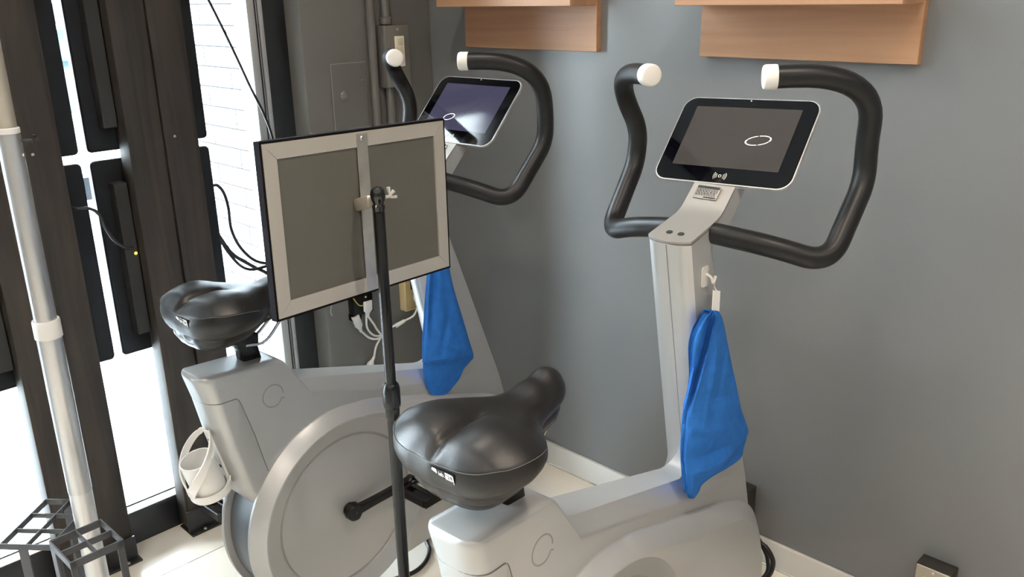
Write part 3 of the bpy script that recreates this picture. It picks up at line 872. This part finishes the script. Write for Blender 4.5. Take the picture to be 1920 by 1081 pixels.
# --- saddle (heights as on the front bike)
def saddle(dz, du):
    def half(u):   # plan half width along u
        tab_ = [(-.142, .0), (-.138, .052), (-.128, .082), (-.110, .107), (-.085, .122), (-.060, .1265), (-.035, .120), (-.012, .100), (.010, .074), (.030, .056), (.050, .045), (.075, .038), (.100, .034), (.125, .0315), (.140, .027), (.150, .016), (.153, 0)]
        for (a, x), (b, y) in zip(tab_, tab_[1:]):
            if a <= u <= b:
                t = (u-a)/(b-a); return x+(y-x)*t
        return 0
    # plan outline as polyline by angle from a spine, so that the rings keep the outline's shape
    us = [-.142, -.1415, -.140, -.137, -.132, -.125, -.115, -.100, -.085, -.070, -.055, -.040, -.025, -.010, .005, .020, .035, .050, .065, .080, .095, .110, .122, .132, .140, .146, .150, .1525, .153]
    halfs = []
    tabp = smooth_path([(0, -.142, 0), (.026, -.1395, 0), (.055, -.1375, 0), (.085, -.127, 0), (.109, -.105, 0), (.122, -.075, 0), (.1235, -.048, 0), (.112, -.018, 0), (.086, .012, 0), (.060, .036, 0), (.0445, .060, 0), (.037, .085, 0), (.033, .110, 0), (.0285, .132, 0), (.019, .147, 0), (0, .153, 0)], 5)
    out = [(p.x, p.y) for p in tabp] + [(-p.x, p.y) for p in tabp[-2:0:-1]]
    n = len(out)
    def spine(v, u):   # point the rings shrink to
        return (0, max(-.07, min(.118, u*.80)))
    def ztop(v, u, s):
        ks = [(-.142, .910), (-.11, .918), (-.06, .922), (-.01, .917), (.04, .914), (.09, .925), (.125, .935), (.153, .935)]
        b = ks[-1][1]; u = max(-.142, min(.153, u))
        for (a, x), (c, y) in zip(ks, ks[1:]):
            if a <= u <= c:
                t = (u-a)/(c-a); t = t*t*(3-2*t); b = x+(y-x)*t; break
        rear = max(0, min(1, (.02-u)/.05))
        lobe = .006*math.exp(-((abs(v)-.060)/.036)**2)*rear*math.exp(-((u+.065)/.055)**2)
        g_ = -.010*math.exp(-(v/.008)**2)*max(0, min(1, (-.020-u)/.03)) - .004*math.exp(-(v/.024)**2)*rear
        g_ *= (1-s**5)
        roll = (.025*rear+.030*(1-rear))*s**3.6
        return b+lobe+g_-roll
    bm = bmesh.new(); rings = []
    SS = [.004, .03, .07, .12, .22, .32, .42, .52, .62, .71, .79, .86, .92, .965, 1.0]
    for s in SS:
        ring = []
        for v, u in out:
            c = spine(v, u); x = c[0]+(v-c[0])*s; y = c[1]+(u-c[1])*s
            ring.append(bm.verts.new((x, y+du, ztop(x, y, s)+dz)))
        rings.append(ring)
    def zbot(u):
        t = max(0, min(1, (u+.14)/.20)); t = t*t*(3-2*t)
        return .838+(.864-.838)*t+.012*max(0, (u-.06)/.09)
    edge = [ztop(v, u, 1.0) for v, u in out]
    for f, sc in ((.03, 1.002), (.10, 1.006), (.25, 1.018), (.42, 1.014), (.6, .985), (.78, .935), (.92, .87), (1.0, .80)):
        ring = []
        for (v, u), ze in zip(out, edge):
            c = spine(v, u); zb = zbot(u); 
            ring.append(bm.verts.new((c[0]+(v-c[0])*sc, c[1]+(u-c[1])*sc+du, ze+(zb-ze)*f+dz)))
        rings.append(ring)
    for a, b in zip(rings, rings[1:]):
        for k in range(n): bm.faces.new((a[k], a[(k+1) % n], b[(k+1) % n], b[k]))
    r0_ = rings[0]
    for k in range(1, n//2-1):
        bm.faces.new((r0_[k], r0_[k+1], r0_[(n-k-1) % n], r0_[(n-k) % n]))
    bm.faces.new((r0_[0], r0_[1], r0_[n-1])); bm.faces.new((r0_[n//2], r0_[n//2+1], r0_[n//2-1]))
    bm.faces.new(rings[-1])
    sd = from_bm('saddle', bm, M_leather, bike, True, 60)
    # stitched seam on the rear rim
    st = []
    for (v, u), ze in zip(out, edge):
        st.append((v*1.003, u*1.003+du, ze+dz+.0005))
    rear_idx = [i for i in range(n) if out[i][1] < -.02]
    right = [st[i] for i in range(n) if out[i][1] < -.015 and out[i][0] >= 0]
    left = [st[i] for i in range(n) if out[i][1] < -.015 and out[i][0] < 0]
    path = left[::1]+[]  # left list runs front to rear
    line = left+right
    bm = bmesh.new()
    L = smooth_path(line, 6); acc = 0; cur = [L[0]]
    for a, b in zip(L, L[1:]):
        acc += (b-a).length; cur.append(b)
        if acc > .0042:
            if len(cur) > 1: add_tube(bm, [cur[0], cur[-1]], .0006, 5)
            cur = [b]; acc = -.0016
            cur = [b]
    from_bm('stitching', bm, M_stitch, sd, False)
    # base shell, rails, clamp
    bm = bmesh.new()
    def sh(sc, z): return [(c_[0]+(v-c_[0])*sc, c_[1]+(u-c_[1])*sc+du, z+dz+ (zbot(u)-.834)*1.0) for (v, u), c_ in ((q, spine(*q)) for q in out)]
    rs = [[bm.verts.new(p) for p in sh(sc, z)] for sc, z in ((.79, .836), (.76, .822), (.62, .806), (.40, .800))]
    for a, b in zip(rs, rs[1:]):
        for k in range(n): bm.faces.new((a[k], a[(k+1) % n], b[(k+1) % n], b[k]))
    bm.faces.new(rs[0][::-1]); bm.faces.new(rs[-1])
    from_bm('base_shell', bm, M_plast, sd, True, 40)
    bm = bmesh.new()
    for s in (-1, 1):
        add_tube(bm, smooth_path([(s*.022, .0+du, .790+dz), (s*.022, .05+du, .790+dz), (s*.016, .10+du, .838+dz), (s*.012, .125+du, .868+dz)], 5), .0035, 8)
    from_bm('saddle_rails', bm, M_chrome, sd, True, 50)
    bm = bmesh.new(); add_box(bm, -.022, .022, -.018+du, .034+du, .784+dz, .812+dz, .004, 2)
    from_bm('saddle_clamp', bm, M_plast, sd)
    # label on the rear wall of the cover
    nb = Vector((0, -1, -.18)).normalized(); lx = Vector((1, 0, 0)); lyv = nb.cross(lx); 
    lyv = Vector((0, -.18, 1)).normalized(); 
    def LM(a, b, h=0):
        Mx = Matrix((lx, lyv, nb)).transposed().to_4x4(); Mx.translation = Vector((.026, -.1408+du, .8745+dz))+lx*a+lyv*b+nb*h; return Mx
    bm = bmesh.new(); add_slab(bm, [(rrect(.044, .0145, .001, 1), -.003), (rrect(.044, .0145, .001, 1), .0008)], LM(0, 0, .0))
    from_bm('label_patch', bm, M_plast, sd, False)
    bm = bmesh.new()
    add_slab(bm, [(rrect(.0095, .0105, .003, 4), 0), (rrect(.0095, .0105, .003, 4), .0004)], LM(-.0150, .001, .0008))
    add_slab(bm, [(rrect(.0135, .0110, .0008, 2), 0), (rrect(.0135, .0110, .0008, 2), .0003)], LM(.0130, .001, .0008))
    add_slab(bm, [(rrect(.0008, .0145, .0002, 1), 0), (rrect(.0008, .0145, .0002, 1), .0006)], LM(.0214, -.001, .0006))
    pr = from_bm('label_print', bm, M_printw, sd, False)
    text_mesh('label_lettering', 'lab.', .0095, LM(-.0008, .0004, .0012), M_printw, sd, .0002)
    text_mesh('label_number', '°24', .0095, LM(.0130, .0008, .0013), M_gap, sd, .0002)
    return sd
sad = saddle(0, 0)
sad.location = (-.012, .004, 0)

# towel hook on the column's right side
hk = bmesh.new()
Mh = Matrix(((0, 0, 1, 0), (1, 0, 0, 0), (0, 1, 0, 0), (0, 0, 0, 1))); Mh.translation = Vector((.045, .530, .995))
add_slab(hk, [(rrect(.024, .040, .006, 4), 0), (rrect(.024, .040, .006, 4), .002)], Mh)
add_tube(hk, smooth_path([(.046, .534, 1.000), (.056, .536, .994), (.060, .537, .984), (.063, .537, .992), (.064, .537, .998)], 5), .0028, 8)
from_bm('towel_hook', hk, M_hook, bike)

# ---- second bike: copies of the thing and of each part
b2_ = copy_tree(bike)
b2_.location = (-.837, .811, 0); b2_.rotation_euler = (0, 0, math.radians(4.03))
b2_['label'] = 'silver exercise bike nearer the camera, under the right shelf'
# its tablet shows another picture, its ring sits elsewhere; handlebar and tablet lean slightly
def child(o, nm): return [c for c in kids(o) if c.name.split('.')[0] == nm]
tb2 = child(b2_, 'tablet_case')[0]
lr_ = child(tb2, 'loading_ring')[0]
old = lr_.data
n_ = ring_arcs('loading_ring', .048, .1052, .0238, .0262, seg_arcs, M_white_em, tb2, sy=.42, tilt=.20); bpy.data.objects.remove(lr_)
child(tab, 'screen')[0].data = child(tab, 'screen')[0].data.copy(); child(tab, 'screen')[0].data.materials[0] = M_scr2
roll = math.radians(1.7)
piv = Vector((0, 0, 1.15))
for c in child(b2_, 'handlebar')+[tb2]:
    Rm = Matrix.Rotation(-roll, 4, 'Y'); Mx = Matrix.Translation(piv) @ Rm @ Matrix.Translation(-piv)
    c.matrix_local = Mx
# the rear bike's saddle is set higher
for c in kids(bike):
    if c.name.split('.')[0] == 'saddle':
        pv = Vector((0, -.03, .88))
        c.matrix_local = Matrix.Translation((.010, .002, .014)) @ Matrix.Translation(pv) @ Matrix.Rotation(math.radians(-5), 4, 'X') @ Matrix.Translation(-pv)

# --- white bottle cage on the rear bike
cg = bpy.data.objects.new('bottle_cage', None); COL.objects.link(cg); cg.parent = bike
cg.location = (0, -.079, .562); cg.rotation_euler = (math.radians(14), 0, 0); cg.scale = (1, 1, .84)
bm = bmesh.new(); add_box(bm, -.013, .013, -.010, -.004, -.085, .085, .002, 1)
from_bm('back_plate', bm, M_whiteplastic, cg)
CR = .041
bm = bmesh.new()
def ribbon3(bm, pts, wid, nrm_f, th=.003):
    rows = []
    P = [Vector(p) for p in pts]
    for i, p in enumerate(P):
        d = (P[min(i+1, len(P)-1)]-P[max(i-1, 0)]).normalized(); nn = nrm_f(p).normalized(); sd_ = d.cross(nn).normalized()
        w_ = wid(i/(len(P)-1))/2
        rows.append([bm.verts.new(p+sd_*a*w_+nn*b) for a, b in ((-1, 0), (1, 0), (1, th), (-1, th))])
    for a, b in zip(rows, rows[1:]):
        for k in range(4): bm.faces.new((a[k], a[(k+1) % 4], b[(k+1) % 4], b[k]))
    bm.faces.new(rows[0]); bm.faces.new(rows[-1])
cyc = -.010-CR
def onc(a, z): return (CR*math.sin(a), cyc+CR*math.cos(a), z)
for s in (1, -1):
    pts = [Vector((s*.008, -.006, .082)), Vector((s*.016, -.012, .083))]
    for k in range(25):
        t = k/24; a = s*(.50+t*(PI-.50)); z = .078-.132*(t**1.25)
        pts.append(Vector(onc(a, z)))
    ribbon3(bm, smooth_path(pts, 3), lambda t: .012+.012*t, lambda p: Vector((p.x, p.y-cyc, 0)), .0035)
    pts = [Vector((s*.010, -.006, -.062))]
    for k in range(17):
        t = k/16; a = s*(.42+t*(PI-.42)); z = -.074+.010*t
        pts.append(Vector(onc(a, z)))
    ribbon3(bm, smooth_path(pts, 3), lambda t: .020, lambda p: Vector((p.x, p.y-cyc, 0)), .0035)
    pts = [Vector(onc(s*(PI-.95*k/8), -.050+.085*(k/8))) for k in range(9)]
from_bm('cage_loop', bm, M_whiteplastic, cg, True, 40)
lathe('cup_bottom', [(0, -.090), (.032, -.089), (CR, -.082), (CR+.0015, -.062), (CR-.002, -.062), (CR-.003, -.079), (.03, -.085), (0, -.086)], M_whiteplastic, cg, 32, (0, cyc, 0))
lathe('bottle_cup', [(0, -.080), (.034, -.079), (.036, -.07), (.037, .030), (.0345, .030), (.033, -.068), (0, -.072)], M_whiteplastic, cg, 32, (0, cyc, 0))
for z in (.055, -.03):
    lathe('screw_hole', [(0, .001), (.005, .001), (.005, 0)], M_gap, cg, 12, (0, -.0102, z), (0, -1, 0))

# --- towels hanging from the hooks
def towel(rows, label, bike_o, amp, seed, tagq, folds, hem, slope, flap=None):
    rnd = random.Random(seed)
    t = thing('towel', label, 'towel', bike_o.location, bike_o.rotation_euler[2], 'blue towels on the bike hooks')
    K = 84
    # resample rows along length
    ctrl = rows; R2 = []
    A = smooth_path([(a, b, 0) for a, b, c, d in ctrl], 11); Bp = smooth_path([(c, d, 0) for a, b, c, d in ctrl], 11)
    n = len(A); ph = [rnd.uniform(0, 6) for _ in range(6)]
    bm = bmesh.new(); F, Bk = [], []
    for i in range(n):
        f = i/(n-1); L = []; Lb = []
        wd = (Bp[i]-A[i]).length
        for k in range(K+1):
            s = k/K
            u = A[i].x+(Bp[i].x-A[i].x)*s; z = A[i].y+(Bp[i].y-A[i].y)*s
            env = math.sin(PI*min(1, max(0, s)))**.5
            fold = amp*math.sin(s*8+ph[0]+2.2*f)*.35+amp*.45*math.sin(s*15+ph[1]-4*f)+amp*.5*math.sin(9*f+ph[2]+3*s)
            for (x0, z0), (x1, z1), wd_, dp in folds:
                dx, dz = x1-x0, z1-z0; L2 = dx*dx+dz*dz; tt = max(0, min(1, ((u-x0)*dx+(z-z0)*dz)/L2))
                dd = math.hypot(u-x0-dx*tt, z-z0-dz*tt); fade = math.sin(PI*min(.98, max(.02, .12+.76*tt)))
                fold += dp*fade*math.exp(-(dd/wd_)**2)
            if flap:
                (x0, z0), (x1, z1), dp = flap
                dx, dz = x1-x0, z1-z0; Lf = math.hypot(dx, dz); tt = ((u-x0)*dx+(z-z0)*dz)/Lf/Lf
                side = (dx*(z-z0)-dz*(u-x0))/Lf
                side = -side
                if 0 < tt < 1.0 and side > 0:
                    fade = min(1, tt/.12)*min(1, (1-tt)/.25)
                    h_s = min(1, side/.011); fold -= dp*fade*h_s*h_s*(3-2*h_s)*math.exp(-side/.04)
                elif 0 < tt < 1.0:
                    fold += .005*min(1, tt/.12)*min(1, (1-tt)/.25)*math.exp(side/.012)
            (x0, z0), (x1, z1) = hem
            under = (z0+(z1-z0)*(u-x0)/(x1-x0))-z
            if under > 0: fold -= min(.013, under*.9)+.003*min(1, under/.004)
            v = .066+.020*env*(.4+min(1, wd/.2))+fold
            v = max(v, .0605)
            dv = v-.075; L.append(bm.verts.new((v, u+slope[0]*dv, z+slope[1]*dv)))
            Lb.append(bm.verts.new((max(.0560, v-.008-.016*env*(1-.4*f)), u+slope[0]*dv, z+slope[1]*dv)))
        F.append(L); Bk.append(Lb)
    for i in range(n-1):
        for k in range(K):
            bm.faces.new((F[i][k], F[i][k+1], F[i+1][k+1], F[i+1][k])); bm.faces.new((Bk[i][k], Bk[i+1][k], Bk[i+1][k+1], Bk[i][k+1]))
        bm.faces.new((F[i][0], F[i+1][0], Bk[i+1][0], Bk[i][0])); bm.faces.new((F[i][K], Bk[i][K], Bk[i+1][K], F[i+1][K]))
    for k in range(K):
        bm.faces.new((F[0][k], Bk[0][k], Bk[0][k+1], F[0][k+1])); bm.faces.new((F[-1][k], F[-1][k+1], Bk[-1][k+1], Bk[-1][k]))
    from_bm('cloth', bm, M_towel, t, True, 60)
    bm = bmesh.new(); add_tube(bm, smooth_path([tuple(tagq[0]), tuple(tagq[1]), tuple(tagq[2]), tuple(tagq[3])], 6), .0011, 6)
    from_bm('hanging_loop', bm, M_tagw, t)
    c0, c1_ = Vector(tagq[3]), Vector(tagq[4]); d = (c1_-c0)
    bm = bmesh.new(); add_obox(bm, (c0+c1_)/2, Vector((1, 0, 0)), d.cross(Vector((1, 0, 0))).normalized(), d.normalized(), .0012, .030, d.length)
    from_bm('care_tag', bm, M_tagw, t, False)
    return t
TR = [(0.506, 0.94, 0.542, 0.93), (0.477, 0.931, 0.56, 0.906), (0.449, 0.898, 0.586, 0.854), (0.449, 0.835, 0.619, 0.775), (0.439, 0.774, 0.664, 0.686), (0.434, 0.743, 0.700, 0.633), (0.433, 0.716, 0.715, 0.600), (0.433, 0.688, 0.703, 0.572), (0.436, 0.662, 0.690, 0.550), (0.44, 0.639, 0.628, 0.554), (0.446, 0.619, 0.566, 0.564), (0.452, 0.599, 0.52, 0.566), (0.46, 0.577, 0.506, 0.555), (0.472, 0.557, 0.488, 0.549)]
TL_ = [(.505, .945, .535, .935), (.502, .905, .552, .892), (0.499, 0.868, 0.564, 0.853), (0.491, 0.822, 0.574, 0.8), (0.483, 0.782, 0.587, 0.753), (0.474, 0.727, 0.608, 0.688), (0.466, 0.672, 0.629, 0.62), (0.463, 0.632, 0.643, 0.572), (0.463, 0.622, 0.630, 0.562), (0.461, 0.6, 0.606, 0.549), (0.463, 0.57, 0.586, 0.526), (0.469, 0.545, 0.562, 0.511), (0.479, 0.525, 0.543, 0.501), (0.491, 0.511, 0.522, 0.5)]
tq = [(.060, .537, .986), (.061, .540, .980), (.059, .545, .974), (.062, .549, .966), (.069, .536, .926)]
towel(TR, 'blue cloth towel hanging on the nearer bike under the right shelf', b2_, .0030, 4, tq, [((.548, .915), (.500, .70), .014, .005), ((.60, .80), (.66, .70), .014, .006), ((.46, .715), (.60, .655), .012, .007), ((.455, .655), (.64, .615), .011, -.008), ((.47, .615), (.60, .59), .010, .006), ((.58, .86), (.54, .74), .014, -.005), ((.62, .69), (.70, .63), .012, -.007), ((.50, .76), (.62, .73), .010, -.005)], ((.470, .575), (.703, .600)), (-1.5, .9), ((.532, .934), (.447, .755), .018))
towel(TL_, 'blue cloth towel hanging on the rear bike behind the framed panel', bike, .0022, 9, tq, [((.52, .93), (.49, .70), .012, -.010), ((.50, .90), (.475, .68), .010, .008), ((.555, .84), (.60, .66), .014, .006), ((.50, .66), (.60, .60), .012, .006), ((.56, .75), (.52, .62), .012, -.005)], ((.463, .618), (.640, .576)), (-.75, .55))

# bike power cables on the floor
cable('bike_cable', [(-1.02, 1.86, .165), (-.97, 1.84, .168), (-.93, 1.81, .160), (-.905, 1.80, .147), (-.882, 1.80, .137), (-.863, 1.80, .107), (-.868, 1.795, .066), (-.892, 1.78, .038), (-.93, 1.75, .012), (-.98, 1.70, .007)], .0065, M_cable, 'thick black cable looping behind the front bike, outer loop')
cable('bike_cable', [(-1.02, 1.88, .150), (-.96, 1.85, .150), (-.925, 1.83, .135), (-.905, 1.825, .116), (-.891, 1.825, .090), (-.886, 1.82, .051), (-.905, 1.80, .022), (-.95, 1.77, .008), (-1.0, 1.72, .006)], .0055, M_cable, 'thinner black cable looping behind the front bike, inner loop')
cable('bike_cable', [(-1.78, 1.50, .006), (-1.74, 1.42, .006), (-1.711, 1.349, .006), (-1.662, 1.318, .006), (-1.628, 1.275, .006), (-1.615, 1.225, .006), (-1.63, 1.17, .006), (-1.66, 1.08, .006)], .006, M_cable, 'black cable curving over the floor below the rear bike')

# ------------------------------------------------------------------ framed panel on a stand
ds = thing('display_stand', 'framed display panel seen from behind on a black pole stand', 'stand', (-1.186, .873, 0))
lathe('base', [(0, .018), (.03, .018), (.035, .014), (.125, .010), (.13, .006), (.13, 0), (0, 0)], M_plast, ds, 48)
tube('lower_pole', [(0, 0, .014), (0, 0, .795)], .0112, M_plast, ds, 20)
lathe('clutch', [(.0105, 0), (.0125, .004), (.0135, .020), (.0135, .024), (.0155, .026), (.0163, .034), (.0163, .062), (.0145, .070), (.0115, .074), (.0105, .074)], M_plast, ds, 24, (0, 0, .755))
tube('upper_pole', [(0, 0, .80), (0, 0, 1.150)], .0099, M_plast, ds, 20)
lathe('ball_head', [(0, -.022), (.010, -.020), (.0115, -.012), (.009, -.008), (.012, .0), (.0135, .008), (.012, .016), (.007, .021), (0, .022)], mat('gloss black ball', (.006, .006, .006), .12), ds, 24, (0, 0, 1.172))
# panel frame: basis
h_ = Vector((-.0931, .9953, -.0269)).normalized(); w_ = Vector((.0229, .0367, -.9991)); w_ = (w_-h_*w_.dot(h_)).normalized(); nb_ = h_.cross(w_)   # nb_ faces away from the camera side
org = Vector((-1.253, .701, 1.281))-Vector((-1.186, .873, 0))
PWd, PHt = .4175, .2925
front = nb_ if nb_.x < 0 else -nb_; backd = -front
def PM(a, b, h=0):
    Mx = Matrix((h_, w_, h_.cross(w_))).transposed().to_4x4(); sgn = 1 if h_.cross(w_).dot(backd) > 0 else -1
    Mx.translation = org+h_*a+w_*b+backd*h; return Mx
def pbox(bm, a0, a1, b0, b1, h0, h1, bev=0.):
    add_obox(bm, org+h_*(a0+a1)/2+w_*(b0+b1)/2+backd*(h0+h1)/2, h_, w_, backd, a1-a0, b1-b0, h1-h0, bev)
fwid = .027
bm = bmesh.new(); pbox(bm, .004, PWd-.004, .004, PHt-.004, -.010, -.001)
from_bm('backing_board', bm, M_back, ds, False)
for quad in ([(0, 0), (PWd, 0), (PWd-fwid, fwid), (fwid, fwid)], [(0, PHt), (PWd, PHt), (PWd-fwid, PHt-fwid), (fwid, PHt-fwid)],
             [(0, 0), (0, PHt), (fwid, PHt-fwid), (fwid, fwid)], [(PWd, 0), (PWd, PHt), (PWd-fwid, PHt-fwid), (PWd-fwid, fwid)]):
    ca = sum(q[0] for q in quad)/4; cb = sum(q[1] for q in quad)/4
    quad = [(qa+(.0003 if qa < ca else -.0003), qb+(.0003 if qb < cb else -.0003)) for qa, qb in quad]
    bm = bmesh.new()
    lo4 = [bm.verts.new(org+h_*qa+w_*qb+backd*-.008) for qa, qb in quad]; hi4 = [bm.verts.new(org+h_*qa+w_*qb+backd*.002) for qa, qb in quad]
    bm.faces.new(lo4); bm.faces.new(hi4)
    for k in range(4): bm.faces.new((lo4[k], lo4[(k+1) % 4], hi4[(k+1) % 4], hi4[k]))
    from_bm('frame_bar', bm, M_frame, ds, False)
bm = bmesh.new()
for q in ((-.003, PWd+.003, -.004, 0.), (-.003, PWd+.003, PHt, PHt+.004), (-.004, 0, -.004, PHt+.004), (PWd, PWd+.004, -.004, PHt+.004)):
    pbox(bm, *q, -.014, .0012, 0)
from_bm('front_rim', bm, M_frontblk, ds, False)
bm = bmesh.new(); pbox(bm, .006, PWd-.006, .006, PHt-.006, -.013, -.0102); from_bm('front_sheet', bm, M_mirror, ds, False)
sc_a = .208
bm = bmesh.new(); pbox(bm, sc_a-.0125, sc_a+.0125, .003, PHt-.002, .002, .0035, .0004)
st_ = from_bm('back_strip', bm, mat('worn steel strip', (.50, .48, .44), .28, .7, var=.40, vscale=25), ds, False)
for b in (.012,):
    lathe('screw', [(0, .0025), (.0035, .002), (.0045, 0)], M_screw, st_, 10, org+h_*sc_a+w_*b+backd*.0035, backd)
# clamp block between strip and ball
bm = bmesh.new()
tgt = Vector((0, 0, 1.172)); s0_ = org+h_*(.190)+w_*.128+backd*.0035
d_ = (tgt-s0_)
add_obox(bm, s0_+d_*.35, d_.normalized(), d_.cross(Vector((0, 0, 1))).normalized(), d_.cross(d_.cross(Vector((0, 0, 1)))).normalized()*-1, d_.length*.75, .020, .022, .004)
from_bm('clamp_block', bm, mat('cream steel', (.48, .44, .37), .35, .5), ds, True)
bm = bmesh.new()
wn = Vector((0.004, .012, 1.174))
add_tube(bm, [wn, wn+Vector((0, .013, .0))], .003, 8)
add_tube(bm, [wn+Vector((0, .010, .003)), wn+Vector((0, .008, .016))], [.002, .0035], 8); add_tube(bm, [wn+Vector((0, .011, .002)), wn+Vector((0, .019, .008))], [.002, .0035], 8); add_tube(bm, [wn+Vector((0, .011, -.002)), wn+Vector((0, .024, -.003))], [.002, .003], 8)
from_bm('wing_nut', bm, mat('wing nut zinc', (.7, .69, .64), .3, .6), ds, True)

# ------------------------------------------------------------------ telescopic silver pole
po = thing('telescopic_pole', 'tall telescopic aluminium pole with white collar before the left post', 'pole', (-1.845, .5075, 0))
lathe('lower_tube', [(0, 0), (.0235, 0), (.0235, .492), (0, .492)], mat('pale lower tube', (.74, .75, .76), .32, .7), po, 32)
lathe('main_tube', [(0, .49), (.0232, .49), (.0242, .494), (.0242, .862), (0, .862)], M_pole, po, 40)
lathe('collar', [(.0200, .850), (.0265, .852), (.0265, .886), (.0255, .890), (.0215, .890)], M_collar, po, 40)
lathe('middle_tube', [(0, .86), (.0214, .86), (.0214, 1.262), (.0205, 1.268), (0, 1.268)], M_pole, po, 40)
lathe('joint_ring', [(.0195, 1.266), (.0222, 1.267), (.0222, 1.276), (.0195, 1.278)], M_collar, po, 40)
lathe('inner_tube', [(0, 1.26), (.0185, 1.26), (.0185, 2.1), (0, 2.1)], M_polecream, po, 40)
kn = Vector((.012, .018, 1.252))
bm = bmesh.new(); add_tube(bm, [kn, kn+Vector((.012, .016, 0))], .0025, 8); add_tube(bm, [kn+Vector((.012, .016, -.006)), kn+Vector((.014, .019, .010))], .003, 8); add_tube(bm, [kn+Vector((.012, .017, 0)), kn+Vector((.022, .024, .004))], .0028, 8)
from_bm('thumb_screw', bm, M_iron, po)
lathe('screw', [(0, .003), (.003, .002), (.004, 0)], M_screw, po, 8, (.014, .016, 1.225), (.7, .7, 0))

# ------------------------------------------------------------------ umbrella stands
def ustand(c0, ang, w, d, nx, ny, H, label, legw, bh):
    t = thing('umbrella_stand', label, 'umbrella stand', (*c0, 0), ang)
    def bar(a0, a1, b0, b1, z0, z1, nm):
        return box(nm, a0, a1, b0, b1, z0, z1, M_stand, t)
    th_ = .003
    bar(0, w, 0, th_, H-bh, H, 'rim_bar'); bar(0, w, d-th_, d, H-bh, H, 'rim_bar'); bar(0, th_, th_, d-th_, H-bh, H, 'rim_bar'); bar(w-th_, w, th_, d-th_, H-bh, H, 'rim_bar')
    for i in range(1, nx): bar(w*i/nx-th_/2, w*i/nx+th_/2, th_, d-th_, H-bh+.002, H-.001, 'divider')
    for j in range(1, ny): bar(th_, w-th_, d*j/ny-th_/2, d*j/ny+th_/2, H-bh+.001, H-.0015, 'divider')
    for a, b in legw: box('leg', a[0], a[1], b[0], b[1], .004, H-.001, M_stand, t, .001, 1)
    box('bottom_tray', .0, w, 0, d, 0, .006, M_stand, t, .001, 1)
    return t
# three by two cells, behind the pole
ustand((-2.035, .483), math.atan2(.0614, .098), .1157, .172, 2, 3, .40, 'dark iron umbrella rack with six cells behind the silver pole', [((.047, .068), (-.175+.0, -.172)), ], .016) if False else None
a1 = math.atan2(-.130, .114)
ustand((-2.035, .483), a1, .178, .1157, 3, 2, .40, 'dark iron umbrella rack with six cells, left of the silver pole', [((.175, .178), (.040, .062)), ((0, .003), (.040, .062)), ((.080, .102), (.1127, .1157))], .014)
a2 = math.atan2(.490-.391, -1.579+1.577)
ustand((-1.577, .391), a2, .102, .106, 2, 2, .50, 'dark iron umbrella rack with four cells in front of the silver pole', [((.088, .102), (0, .004)), ((.0, .016), (.102, .106)), ((.0, .004), (.080, .106)), ((.0, .012), (0, .004))], .016)
